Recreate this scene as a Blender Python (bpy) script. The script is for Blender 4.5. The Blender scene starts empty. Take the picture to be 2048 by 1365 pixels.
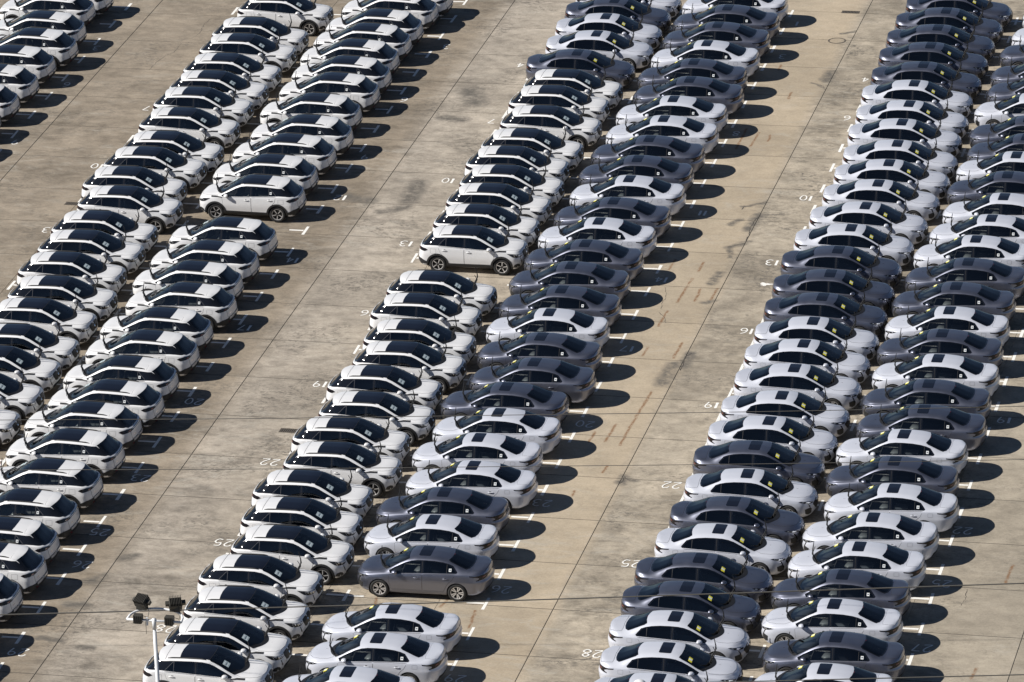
import bpy, bmesh, math, random
from mathutils import Vector, Matrix
from mathutils.bvhtree import BVHTree
from mathutils.geometry import delaunay_2d_cdt

random.seed(7)
scene = bpy.context.scene
COL = scene.collection
R = math.radians

# ------------------------------------------------------------------ camera
PW, PH = 2048, 1365                     # photograph size, for turning photo pixels into directions
FOC, PITCH, ROLL, YAW = 11200.0, 0.373568, -0.035777, -0.228260
SC = 1.03
CAM = Vector((44.0*SC, -183.0*SC, 75.2196*SC))
_fw = Vector((math.sin(YAW)*math.cos(PITCH), math.cos(YAW)*math.cos(PITCH), -math.sin(PITCH)))
_rt = Vector((math.cos(YAW), -math.sin(YAW), 0.0))
_up = _rt.cross(_fw)
C_R = _rt*math.cos(ROLL) + _up*math.sin(ROLL)
C_U = -_rt*math.sin(ROLL) + _up*math.cos(ROLL)
cam_data = bpy.data.cameras.new('camera')
cam = bpy.data.objects.new('camera', cam_data)
COL.objects.link(cam)
scene.camera = cam
cam_data.sensor_width = 36.0
cam_data.lens = FOC*36.0/PW
cam_data.clip_start = 1.0
cam_data.clip_end = 5000.0
m = Matrix.Identity(4)
for i in range(3):
    m[i][0] = C_R[i]; m[i][1] = C_U[i]; m[i][2] = -_fw[i]; m[i][3] = CAM[i]
cam.matrix_world = m

def at(px, py, z=0.0):
    """Point at height z that the photograph shows at pixel px, py."""
    d = _fw*FOC + C_R*(px-PW/2) - C_U*(py-PH/2)
    t = (z-CAM.z)/d.z
    return CAM + d*t

# ------------------------------------------------------------------ sky, sun, exposure
SUN_EL, SUN_AZ = R(39.2), R(19.0)       # shadows run to +x and a little to +y
world = bpy.data.worlds.new('World'); scene.world = world
world.use_nodes = True
nt = world.node_tree; nt.nodes.clear()
sky = nt.nodes.new('ShaderNodeTexSky'); sky.sky_type = 'NISHITA'; sky.sun_disc = False
to_sun = Vector((-math.cos(SUN_AZ)*math.cos(SUN_EL), -math.sin(SUN_AZ)*math.cos(SUN_EL), math.sin(SUN_EL)))
sky.sun_elevation = SUN_EL
sky.sun_rotation = math.atan2(to_sun.x, to_sun.y)
sky.altitude = 1500.0; sky.air_density = 0.7; sky.dust_density = 0.15; sky.ozone_density = 1.0
bg = nt.nodes.new('ShaderNodeBackground'); bg.inputs[1].default_value = 0.05
wo = nt.nodes.new('ShaderNodeOutputWorld')
nt.links.new(sky.outputs[0], bg.inputs[0]); nt.links.new(bg.outputs[0], wo.inputs[0])
sun_data = bpy.data.lights.new('sun', 'SUN'); sun_data.energy = 5.0; sun_data.angle = R(0.53)
sun_data.color = (1.0, 0.955, 0.89)
sun = bpy.data.objects.new('sun', sun_data); COL.objects.link(sun)
sun.rotation_euler = (-to_sun).to_track_quat('-Z', 'Y').to_euler()
sun.location = (-60, -30, 60)
vs = scene.view_settings
vs.view_transform = 'Standard'; vs.look = 'None'; vs.gamma = 1.0; vs.exposure = 0.36
vs.use_curve_mapping = False
scene.render.engine = 'CYCLES'
scene.cycles.max_bounces = 7; scene.cycles.transparent_max_bounces = 10

# ------------------------------------------------------------------ materials
def new_mat(name):
    mt = bpy.data.materials.new(name); mt.use_nodes = True
    return mt, mt.node_tree, mt.node_tree.nodes['Principled BSDF']

def simple(name, col, rough=0.5, metal=0.0, coat=0.0, spec=0.5, noise=0.0, nscale=6.0):
    mt, t, b = new_mat(name)
    b.inputs['Base Color'].default_value = (*col, 1)
    b.inputs['Roughness'].default_value = rough
    b.inputs['Metallic'].default_value = metal
    b.inputs['Coat Weight'].default_value = coat
    b.inputs['Coat Roughness'].default_value = 0.04
    b.inputs['Specular IOR Level'].default_value = spec
    if noise:
        g = t.nodes.new('ShaderNodeNewGeometry'); n = t.nodes.new('ShaderNodeTexNoise')
        n.inputs['Scale'].default_value = nscale; n.inputs['Detail'].default_value = 5
        t.links.new(g.outputs['Position'], n.inputs['Vector'])
        mx = t.nodes.new('ShaderNodeMix'); mx.data_type = 'RGBA'
        mx.inputs[6].default_value = (*[c*(1-noise) for c in col], 1)
        mx.inputs[7].default_value = (*[min(1, c*(1+noise)) for c in col], 1)
        t.links.new(n.outputs[0], mx.inputs[0]); t.links.new(mx.outputs[2], b.inputs['Base Color'])
        mr = t.nodes.new('ShaderNodeMapRange'); mr.inputs[3].default_value = max(0, rough-0.08); mr.inputs[4].default_value = min(1, rough+0.12)
        t.links.new(n.outputs[0], mr.inputs[0]); t.links.new(mr.outputs[0], b.inputs['Roughness'])
    return mt

M = {}
M['paint_white'] = simple('white_paint', (0.735, 0.735, 0.74), 0.32, coat=0.7, noise=0.03, nscale=2.2)
M['paint_pearl'] = simple('pearl_white_paint', (0.585, 0.605, 0.67), 0.30, metal=0.12, coat=0.8, noise=0.03, nscale=2.2)
M['paint_grey'] = simple('grey_metallic_paint', (0.205, 0.216, 0.27), 0.38, metal=0.9, coat=0.9, noise=0.05, nscale=2.2)
M['trim'] = simple('black_plastic', (0.019, 0.019, 0.02), 0.55, noise=0.2, nscale=9)
M['gloss'] = simple('gloss_black', (0.008, 0.009, 0.012), 0.08, coat=0.5)
M['roofglass'] = simple('roof_glass', (0.006, 0.007, 0.012), 0.12, coat=0.3, spec=0.4)
M['cowl'] = simple('cowl_black', (0.010, 0.010, 0.011), 0.5)
M['divider'] = simple('divider_strip', (0.11, 0.11, 0.12), 0.35)
M['softgap'] = simple('soft_gap', (0.14, 0.14, 0.145), 0.6)
M['grille'] = simple('grille_black', (0.009, 0.009, 0.010), 0.45, spec=0.3)
M['seam'] = simple('panel_gap', (0.03, 0.03, 0.033), 0.8)
M['rubber'] = simple('tyre_rubber', (0.022, 0.022, 0.022), 0.8, noise=0.25, nscale=12)
M['alloy'] = simple('machined_alloy', (0.72, 0.72, 0.73), 0.35, metal=0.6)
M['darkwheel'] = simple('wheel_black', (0.014, 0.014, 0.015), 0.4)
M['chrome'] = simple('chrome', (0.75, 0.76, 0.78), 0.12, metal=1.0)
M['lamp_dark'] = simple('headlamp_cover', (0.016, 0.017, 0.02), 0.25, coat=0.25)
M['lamp_bright'] = simple('lamp_reflector', (0.62, 0.64, 0.66), 0.2, metal=0.8)
M['tail_dark'] = simple('smoked_tail_lamp', (0.010, 0.008, 0.010), 0.22, coat=0.15, spec=0.35)
M['tail_red'] = simple('red_lens', (0.12, 0.008, 0.010), 0.12, coat=1.0)
M['seatcloth'] = simple('seat_fabric', (0.045, 0.045, 0.05), 0.85)
M['seatcover'] = simple('seat_in_plastic_cover', (0.16, 0.165, 0.17), 0.35)
M['dash'] = simple('dashboard', (0.035, 0.036, 0.04), 0.7)
M['headliner'] = simple('headliner', (0.35, 0.35, 0.34), 0.9)
M['paper'] = simple('paper_white', (0.72, 0.75, 0.75), 0.6)
M['paper_blue'] = simple('paper_pale_blue', (0.45, 0.55, 0.57), 0.5)
M['yellow'] = simple('yellow_sticker', (0.72, 0.66, 0.05), 0.5)
M['ink'] = simple('print_ink', (0.12, 0.13, 0.16), 0.6)
M['steel_white'] = simple('painted_steel', (0.72, 0.73, 0.74), 0.4, noise=0.05, nscale=5)
M['lampblack'] = simple('cast_housing', (0.05, 0.047, 0.04), 0.5, noise=0.3, nscale=7)
M['iron'] = simple('rusty_iron', (0.10, 0.085, 0.07), 0.75, noise=0.3, nscale=10)
M['pit'] = simple('drain_pit', (0.02, 0.018, 0.016), 0.9)
M['cable'] = simple('cable_sheath', (0.10, 0.095, 0.085), 0.55)

def make_glass(name, tint, refl):
    mt = bpy.data.materials.new(name); mt.use_nodes = True
    t = mt.node_tree; t.nodes.clear()
    o = t.nodes.new('ShaderNodeOutputMaterial'); mx = t.nodes.new('ShaderNodeMixShader')
    tr = t.nodes.new('ShaderNodeBsdfTransparent'); tr.inputs[0].default_value = (*tint, 1)
    gl = t.nodes.new('ShaderNodeBsdfGlossy'); gl.inputs['Roughness'].default_value = 0.03
    gl.inputs[0].default_value = (refl, refl, refl, 1)
    fr = t.nodes.new('ShaderNodeFresnel'); fr.inputs[0].default_value = 1.75
    t.links.new(fr.outputs[0], mx.inputs[0]); t.links.new(tr.outputs[0], mx.inputs[1])
    t.links.new(gl.outputs[0], mx.inputs[2]); t.links.new(mx.outputs[0], o.inputs[0])
    return mt
M['glass'] = make_glass('tinted_glass', (0.62, 0.66, 0.67), 0.95)
M['glass_clear'] = make_glass('windscreen_glass', (0.74, 0.78, 0.77), 0.95)
M['glass_dark'] = make_glass('privacy_glass', (0.22, 0.245, 0.26), 0.95)

# worn white road paint
mt, t, b = new_mat('road_paint'); M['roadpaint'] = mt
b.inputs['Roughness'].default_value = 0.7
g = t.nodes.new('ShaderNodeNewGeometry'); n = t.nodes.new('ShaderNodeTexNoise'); n.inputs['Scale'].default_value = 9; n.inputs['Detail'].default_value = 8
n.inputs['Roughness'].default_value = 0.7
t.links.new(g.outputs['Position'], n.inputs['Vector'])
rp = t.nodes.new('ShaderNodeValToRGB'); t.links.new(n.outputs[0], rp.inputs[0])
rp.color_ramp.elements[0].position = 0.27; rp.color_ramp.elements[0].color = (0.36, 0.32, 0.26, 1)
rp.color_ramp.elements[1].position = 0.42; rp.color_ramp.elements[1].color = (0.80, 0.785, 0.745, 1)
t.links.new(rp.outputs[0], b.inputs['Base Color'])

# ------------------------------------------------------------------ concrete
def T2(x0, y0, x, y, s=3.992): return (x0+x/s, y0+y/s)
def seg_world(x0, y0, a, b, s=3.992):
    return at(*T2(x0, y0, *a, s)), at(*T2(x0, y0, *b, s))

RUST = [seg_world(1024, 342, *q) for q in [((1440, 860), (1320, 1050)), ((1640, 940), (1590, 1030)), ((1505, 945), (1460, 1040)), ((1240, 1120), (1170, 1240)), ((1300, 710), (1255, 790)), ((1530, 730), (1490, 800))]]
RUST += [seg_world(1024, 684, *q) for q in [((1360, 10), (1285, 130)), ((1085, 40), (1045, 110)), ((1115, 400), (960, 650)), ((960, 650), (860, 830)), ((830, 660), (745, 800)), ((660, 720), (615, 800)), ((760, 990), (725, 1045)), ((500, 1190), (480, 1230))]]
RUST += [seg_world(512, 1024, *q, 4) for q in [((1755, 790), (1705, 930)), ((1530, 700), (1480, 760)), ((960, 690), (950, 740))]]
RUST += [seg_world(1024, 0, *q) for q in [((1870, 1030), (1790, 1190)), ((1975, 1060), (1900, 1170))]]
RUST += [seg_world(1536, 1024, *q, 4) for q in [((1670, 1250), (1620, 1340)), ((1960, 430), (1900, 570))]]
RUST += [seg_world(1536, 0, *q) for q in [((105, 520), (85, 560)), ((185, 740), (165, 790)), ((20, 1080), (0, 1130))]]
DARK = [(seg_world(1024, 342, *q), w) for q, w in [(((1985, 350), (1880, 470)), 0.30), (((1740, 430), (1820, 390)), 0.20), (((1880, 570), (1730, 610)), 0.22), (((1740, 600), (1740, 690)), 0.14), (((1660, 820), (1590, 900)), 0.25), (((1540, 1050), (1610, 1040)), 0.2), (((1840, 290), (2040, 250)), 0.14)]]
DARK += [(seg_world(1024, 684, *q), w) for q, w in [(((1430, 90), (1360, 200)), 0.28), (((1290, 180), (1190, 340)), 0.35), (((900, 1080), (870, 1130)), 0.25), (((905, 1095), (990, 1110)), 0.15)]]
DARK += [(seg_world(1536, 0, *q), w) for q, w in [(((350, 665), (450, 700)), 0.10), (((500, 580), (470, 640)), 0.35), (((590, 270), (690, 255)), 0.15)]]
DARK += [(seg_world(0, 1024, *q, 4), w) for q, w in [(((700, 560), (830, 520)), 0.35), (((540, 740), (680, 750)), 0.3), (((1000, 370), (1080, 350)), 0.3), (((640, 1080), (720, 1100)), 0.25), (((330, 1010), (500, 1030)), 0.22)]]
DARK += [(seg_world(512, 0, *q), w) for q, w in [(((1500, 940), (1640, 960)), 0.4), (((1700, 720), (1760, 820)), 0.6)]]
DARK += [(seg_world(512, 342, *q), w) for q, w in [(((1300, 100), (1220, 240)), 0.5), (((1000, 330), (1200, 290)), 0.35), (((700, 200), (900, 240)), 0.45)]]

def seg_group():
    ng = bpy.data.node_groups.new('segment_mask', 'ShaderNodeTree')
    ng.interface.new_socket('P', in_out='INPUT', socket_type='NodeSocketVector')
    ng.interface.new_socket('A', in_out='INPUT', socket_type='NodeSocketVector')
    ng.interface.new_socket('AB', in_out='INPUT', socket_type='NodeSocketVector')
    ng.interface.new_socket('InvLen2', in_out='INPUT', socket_type='NodeSocketFloat')
    ng.interface.new_socket('Width', in_out='INPUT', socket_type='NodeSocketFloat')
    ng.interface.new_socket('Mask', in_out='OUTPUT', socket_type='NodeSocketFloat')
    N, L = ng.nodes, ng.links
    gi = N.new('NodeGroupInput'); go = N.new('NodeGroupOutput')
    def vm(op): x = N.new('ShaderNodeVectorMath'); x.operation = op; return x
    def ma(op, clamp=False): x = N.new('ShaderNodeMath'); x.operation = op; x.use_clamp = clamp; return x
    pa = vm('SUBTRACT'); L.new(gi.outputs[0], pa.inputs[0]); L.new(gi.outputs[1], pa.inputs[1])
    dt = vm('DOT_PRODUCT'); L.new(pa.outputs[0], dt.inputs[0]); L.new(gi.outputs[2], dt.inputs[1])
    h = ma('MULTIPLY', True); L.new(dt.outputs['Value'], h.inputs[0]); L.new(gi.outputs[3], h.inputs[1])
    sc = vm('SCALE'); L.new(gi.outputs[2], sc.inputs[0]); L.new(h.outputs[0], sc.inputs['Scale'])
    df = vm('SUBTRACT'); L.new(pa.outputs[0], df.inputs[0]); L.new(sc.outputs[0], df.inputs[1])
    ln = vm('LENGTH'); L.new(df.outputs[0], ln.inputs[0])
    dv = ma('DIVIDE'); L.new(ln.outputs['Value'], dv.inputs[0]); L.new(gi.outputs[4], dv.inputs[1])
    sb = ma('SUBTRACT', True); sb.inputs[0].default_value = 1.0; L.new(dv.outputs[0], sb.inputs[1])
    L.new(sb.outputs[0], go.inputs[0])
    return ng

def concrete():
    mt, t, b = new_mat('weathered_concrete')
    N, L = t.nodes, t.links
    geo = N.new('ShaderNodeNewGeometry'); oi = N.new('ShaderNodeObjectInfo')
    sep = N.new('ShaderNodeSeparateXYZ'); L.new(geo.outputs['Position'], sep.inputs[0])
    def mapn(sx, sy, scale, det=6, rough=0.6, dist=0.0, off=0.0):
        mp = N.new('ShaderNodeMapping'); mp.inputs['Scale'].default_value = (sx, sy, 1); mp.inputs['Location'].default_value = (off, off*1.7, off*.3)
        L.new(geo.outputs['Position'], mp.inputs[0])
        n = N.new('ShaderNodeTexNoise'); n.inputs['Scale'].default_value = scale; n.inputs['Detail'].default_value = det
        n.inputs['Roughness'].default_value = rough; n.inputs['Distortion'].default_value = dist
        L.new(mp.outputs[0], n.inputs['Vector']); return n.outputs[0]
    def ramp(x, stops, interp='LINEAR'):
        r = N.new('ShaderNodeValToRGB'); r.color_ramp.interpolation = interp
        e = r.color_ramp.elements
        while len(e) < len(stops): e.new(0.5)
        for q, (p, c) in zip(e, stops):
            q.position = p; q.color = (*c, 1) if not isinstance(c, (int, float)) else (c, c, c, 1)
        L.new(x, r.inputs[0]); return r.outputs[0]
    def mix(f, a, bb, mode='MIX'):
        mx = N.new('ShaderNodeMix'); mx.data_type = 'RGBA'; mx.blend_type = mode
        if isinstance(f, (int, float)): mx.inputs[0].default_value = f
        else: L.new(f, mx.inputs[0])
        for s, k in ((a, 6), (bb, 7)):
            if isinstance(s, tuple): mx.inputs[k].default_value = (*s, 1)
            else: L.new(s, mx.inputs[k])
        return mx.outputs[2]
    def math_(op, a, bb=None, clamp=False):
        x = N.new('ShaderNodeMath'); x.operation = op; x.use_clamp = clamp
        for s, k in ((a, 0), (bb, 1)):
            if s is None: continue
            if isinstance(s, (int, float)): x.inputs[k].default_value = s
            else: L.new(s, x.inputs[k])
        return x.outputs[0]
    # tone of each pour: browner on the left, clean beige right of the middle rows, greyer beyond
    wob = math_('MULTIPLY', math_('SUBTRACT', mapn(1, 1, 0.35, 3), 0.5), 0.5)
    xr = math_('DIVIDE', math_('ADD', math_('ADD', sep.outputs[0], wob), 35.0), 70.0)
    tone = ramp(xr, [(0.10, (0.270, 0.229, 0.179)), (0.37, (0.250, 0.209, 0.160)), (0.385, (0.365, 0.322, 0.268)), (0.45, (0.365, 0.320, 0.260)),
                     (0.56, (0.395, 0.333, 0.250)), (0.603, (0.400, 0.333, 0.245)), (0.609, (0.345, 0.300, 0.236)), (0.70, (0.345, 0.300, 0.236)), (0.84, (0.325, 0.285, 0.225)), (0.95, (0.30, 0.265, 0.21))])
    # slab to slab
    rs = N.new('ShaderNodeMapRange'); rs.inputs[3].default_value = 0.92; rs.inputs[4].default_value = 1.07
    L.new(oi.outputs['Random'], rs.inputs[0])
    tone = mix(1.0, tone, rs.outputs[0], 'MULTIPLY')
    lanes = ramp(xr, [(0.0, 0.7), (0.37, 0.7), (0.39, 0.9), (0.52, 0.8), (0.58, 0.18), (0.603, 0.18), (0.612, 1.0), (0.72, 1.0), (0.84, 0.3), (1.0, 0.6)])
    # large cloudiness
    cl = ramp(mapn(1, 1, 0.28, 7, 0.62, 0.6), [(0.32, 0.74), (0.68, 1.22)])
    cl2 = ramp(mapn(0.85, 1.2, 1.5, 9, 0.76, 0.3, 47.0), [(0.36, 0.72), (0.5, 1.0), (0.62, 1.22)])
    tone = mix(math_('ADD', math_('MULTIPLY', lanes, 0.75), 0.2, True), tone, mix(1.0, tone, cl2, 'MULTIPLY'))
    tone = mix(math_('ADD', math_('MULTIPLY', lanes, 0.7), 0.3, True), tone, mix(1.0, tone, cl, 'MULTIPLY'))
    # sweeping smears along the driving and parking directions
    st = ramp(mapn(0.75, 1.25, 0.8, 9, 0.70, 0.5, 3.0), [(0.36, 0.55), (0.50, 0.97), (0.66, 1.12)])
    stm = ramp(mapn(1, 1, 0.16, 3, 0.5, 0.0, 9.0), [(0.38, 0.25), (0.62, 1.0)])
    tone = mix(math_('MULTIPLY', stm, lanes), tone, mix(1.0, tone, st, 'MULTIPLY'))
    sw = ramp(mapn(0.6, 1.5, 0.9, 10, 0.75, 0.9, 21.0), [(0.52, 0.0), (0.68, 0.6)])
    tone = mix(math_('MULTIPLY', sw, stm), tone, (0.41, 0.385, 0.335))
    # dark speckled grime
    gr = ramp(mapn(1, 1.3, 4.0, 10, 0.78, 0.4, 5.0), [(0.48, 0.0), (0.60, 1.0)])
    grm = ramp(mapn(1, 1, 0.33, 5, 0.65, 0.3, 31.0), [(0.47, 0.0), (0.62, 1.0)])
    tone = mix(math_('MULTIPLY', math_('MULTIPLY', gr, grm), lanes), tone, (0.115, 0.105, 0.09))
    fine = ramp(mapn(1, 1.2, 11.0, 6, 0.8, 0.3), [(0.34, 0.84), (0.5, 1.0), (0.68, 1.12)])
    tone = mix(1.0, tone, fine, 'MULTIPLY')
    # stains with a shape of their own
    grp = seg_group()
    jit = N.new('ShaderNodeTexNoise'); jit.inputs['Scale'].default_value = 2.2; jit.inputs['Detail'].default_value = 5
    L.new(geo.outputs['Position'], jit.inputs['Vector'])
    js = N.new('ShaderNodeVectorMath'); js.operation = 'MULTIPLY_ADD'
    js.inputs[1].default_value = (0.42, 0.42, 0); js.inputs[2].default_value = (-0.21, -0.21, 0)
    L.new(jit.outputs[1], js.inputs[0])
    pj = N.new('ShaderNodeVectorMath'); pj.operation = 'ADD'; L.new(geo.outputs['Position'], pj.inputs[0]); L.new(js.outputs[0], pj.inputs[1])
    js2 = N.new('ShaderNodeVectorMath'); js2.operation = 'MULTIPLY_ADD'; js2.inputs[1].default_value = (0.14, 0.14, 0); js2.inputs[2].default_value = (-0.07, -0.07, 0)
    L.new(jit.outputs[1], js2.inputs[0])
    pj2 = N.new('ShaderNodeVectorMath'); pj2.operation = 'ADD'; L.new(geo.outputs['Position'], pj2.inputs[0]); L.new(js2.outputs[0], pj2.inputs[1])
    def seg(a, bb, w, src=None):
        x = N.new('ShaderNodeGroup'); x.node_tree = grp
        L.new((src or pj).outputs[0], x.inputs[0]); x.inputs[1].default_value = a; x.inputs[2].default_value = bb-a
        x.inputs[3].default_value = 1.0/max(1e-4, (bb-a).length_squared); x.inputs[4].default_value = w
        return x.outputs[0]
    acc = None
    for a, bb in RUST:
        s = seg(a, bb, 0.085, pj2); acc = s if acc is None else math_('MAXIMUM', acc, s)
    rn = ramp(mapn(2.0, 0.7, 5.0, 8, 0.75, 0, 2.0), [(0.38, 0.0), (0.52, 1.0)])
    rm = math_('MULTIPLY', math_('MULTIPLY', math_('POWER', acc, 1.3), 1.5, True), rn)
    acc2 = None
    for (a, bb), w in DARK:
        s = seg(a, bb, w*1.15); acc2 = s if acc2 is None else math_('MAXIMUM', acc2, s)
    dn = ramp(mapn(1.0, 1.2, 3.0, 9, 0.75, 0, 12.0), [(0.34, 0.2), (0.55, 1.0)])
    dm = math_('MULTIPLY', math_('MULTIPLY', math_('POWER', acc2, 0.8), 1.25, True), dn)
    tone = mix(math_('MULTIPLY', dm, 0.95), tone, (0.12, 0.11, 0.096))
    tone = mix(math_('MULTIPLY', rm, 0.85), tone, (0.20, 0.105, 0.05))
    L.new(tone, b.inputs['Base Color'])
    b.inputs['Roughness'].default_value = 0.9; b.inputs['Specular IOR Level'].default_value = 0.25
    bp = N.new('ShaderNodeBump'); bp.inputs['Strength'].default_value = 0.25; bp.inputs['Distance'].default_value = 0.02
    L.new(mapn(1, 1, 14.0, 8, 0.7), bp.inputs['Height']); L.new(bp.outputs[0], b.inputs['Normal'])
    return mt
M['concrete'] = concrete()
M['joint'] = simple('joint_filler', (0.07, 0.062, 0.052), 0.95, noise=0.4, nscale=3)

# ------------------------------------------------------------------ object helpers
def obj(name, mesh, parent=None):
    o = bpy.data.objects.new(name, mesh); COL.objects.link(o)
    if parent is not None: o.parent = parent
    return o
def tag(o, label=None, cat=None, group=None, kind=None):
    if label: o['label'] = label
    if cat: o['category'] = cat
    if group: o['group'] = group
    if kind: o['kind'] = kind
    return o
def mesh_from(name, verts, faces, mats, smooth=True, fmat=None):
    me = bpy.data.meshes.new(name); me.from_pydata([tuple(v) for v in verts], [], faces)
    for x in (mats if isinstance(mats, (list, tuple)) else [mats]): me.materials.append(x)
    if fmat: me.polygons.foreach_set('material_index', fmat)
    if smooth: me.polygons.foreach_set('use_smooth', [True]*len(me.polygons))
    me.update(); return me

class MB:
    """Collects simple solids into one mesh."""
    def __init__(s): s.v, s.f, s.m = [], [], []
    def add(s, v, f, mi=0):
        k = len(s.v); s.v += [Vector(q) for q in v]; s.f += [[i+k for i in q] for q in f]; s.m += [mi]*len(f); return s
    def box(s, c, d, mi=0, rot=None):
        c = Vector(c); h = Vector(d)/2
        v = [Vector((x*h.x, y*h.y, z*h.z)) for x in (-1, 1) for y in (-1, 1) for z in (-1, 1)]
        if rot is not None: v = [rot @ q for q in v]
        return s.add([c+q for q in v], [(0, 1, 3, 2), (4, 6, 7, 5), (0, 4, 5, 1), (2, 3, 7, 6), (0, 2, 6, 4), (1, 5, 7, 3)], mi)
    def tube(s, pts, rad, n=8, mi=0, flat=1.0):
        pts = [Vector(p) for p in pts]; rings = []
        rr = rad if isinstance(rad, (list, tuple)) else [rad]*len(pts)
        for i, p in enumerate(pts):
            d = (pts[min(i+1, len(pts)-1)]-pts[max(i-1, 0)]).normalized()
            a = d.cross(Vector((0, 0, 1)))
            if a.length < 1e-3: a = d.cross(Vector((1, 0, 0)))
            a.normalize(); bb = a.cross(d).normalized()
            rings.append([p+(a*math.cos(2*math.pi*k/n)+bb*flat*math.sin(2*math.pi*k/n))*rr[i] for k in range(n)])
        v = [q for r in rings for q in r]; f = []
        for i in range(len(pts)-1):
            for k in range(n):
                f.append((i*n+k, i*n+(k+1) % n, (i+1)*n+(k+1) % n, (i+1)*n+k))
        f.append(tuple(range(n-1, -1, -1))); f.append(tuple((len(pts)-1)*n+k for k in range(n)))
        return s.add(v, f, mi)
    def lathe_y(s, prof, n=28, mi=0, mis=None):
        """profile of (radius, y), turned round the y axis"""
        v = []; f = []
        for k in range(n):
            a = 2*math.pi*k/n
            v += [(r*math.cos(a), y, r*math.sin(a)) for r, y in prof]
        L = len(prof)
        for k in range(n):
            for i in range(L-1):
                f.append((k*L+i, k*L+i+1, ((k+1) % n)*L+i+1, ((k+1) % n)*L+i))
        b0 = len(s.f); s.add(v, f, mi)
        return s
    def ball(s, c, r, nu=16, nv=10, mi=0):
        c = Vector(c); r = Vector(r) if not isinstance(r, (int, float)) else Vector((r, r, r)); v = []; f = []
        for j in range(nv+1):
            th = math.pi*j/nv
            for k in range(nu):
                a = 2*math.pi*k/nu
                v.append(c+Vector((r.x*math.sin(th)*math.cos(a), r.y*math.sin(th)*math.sin(a), r.z*math.cos(th))))
        for j in range(nv):
            for k in range(nu):
                f.append((j*nu+k, (j+1)*nu+k, (j+1)*nu+(k+1) % nu, j*nu+(k+1) % nu))
        return s.add(v, f, mi)
    def mesh(s, name, mats, smooth=False):
        return mesh_from(name, s.v, s.f, mats, smooth, s.m)
    def build(s, name, mats, parent=None, smooth=False):
        return obj(name, s.mesh(name, mats, smooth), parent)

def smooth_by_angle(me, deg=35):
    bm = bmesh.new(); bm.from_mesh(me); bmesh.ops.recalc_face_normals(bm, faces=bm.faces)
    for e in bm.edges:
        if len(e.link_faces) == 2 and e.calc_face_angle(0) > R(deg): e.smooth = False
    for f in bm.faces: f.smooth = True
    bm.to_mesh(me); bm.free()

# ------------------------------------------------------------------ ground
GA = at(*T2(512, 0, 2035, 50)); GB = at(*T2(0, 1024, 235, 1360, 4))       # ends of one long joint
jdir = Vector((GA.x-GB.x, GA.y-GB.y, 0)).normalized()                      # along the long joints
jcross = Vector((jdir.y, -jdir.x, 0))
J0 = at(*T2(512, 0, 1270, 1125))                                           # where a cross joint meets that joint
ground = obj('ground', mesh_from('ground', [(-2500, -2500, -0.03), (2500, -2500, -0.03), (2500, 2500, -0.03), (-2500, 2500, -0.03)], [(0, 1, 2, 3)], M['joint'], False))
tag(ground, kind='structure')
apron = obj('pavement', mesh_from('pavement', [(-2400, -2400, -0.012), (2400, -2400, -0.012), (2400, 2400, -0.012), (-2400, 2400, -0.012)], [(0, 1, 2, 3)], M['joint'], False))
tag(apron, kind='structure')
COLW, ROWH = 15.45*SC/4, 3.706*SC
slab_cache = {}
def slab_mesh(w, h):
    k = (round(w, 3), round(h, 3))
    if k not in slab_cache:
        bm = bmesh.new(); bmesh.ops.create_cube(bm, size=1.0)
        for v in bm.verts: v.co = Vector((v.co.x*w, v.co.y*h, (v.co.z-0.5)*0.11))
        bmesh.ops.bevel(bm, geom=[e for e in bm.edges if all(v.co.z > -0.01 for v in e.verts)], offset=0.008, segments=1, affect='EDGES')
        me = bpy.data.meshes.new('slab'); bm.to_mesh(me); bm.free(); me.materials.append(M['concrete'])
        slab_cache[k] = me
    return slab_cache[k]
slab_ang = math.atan2(jcross.y, jcross.x)
far_slabs = MB()
def inview(p, mrg=260):
    d = p-CAM; w = d.dot(_fw)
    x = PW/2+FOC*d.dot(C_R)/w; y = PH/2-FOC*d.dot(C_U)/w
    return -mrg < x < PW+mrg and -mrg < y < PH+mrg
for i in range(-16, 17):
    for j in range(-24, 19):
        main = (i % 4 == 0); mainr = ((i+1) % 4 == 0)
        gl = 0.012 if main else 0.003; gr_ = 0.012 if mainr else 0.003
        w = COLW-gl-gr_; h = ROWH-0.050
        c = J0 + jcross*((i+0.5)*COLW+(gl-gr_)/2) + jdir*((j+0.5)*ROWH)
        if inview(c):
            o = obj('slab', slab_mesh(w, h), apron); o.location = (c.x, c.y, 0.0); o.rotation_euler = (0, 0, slab_ang)
        else:
            hw, hh = jcross*w/2, jdir*h/2
            far_slabs.add([c-hw-hh, c+hw-hh, c+hw+hh, c-hw+hh], [(0, 1, 2, 3)])
o = obj('outer_slabs', far_slabs.mesh('outer_slabs', M['concrete']), apron); o['kind'] = 'stuff'

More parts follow.
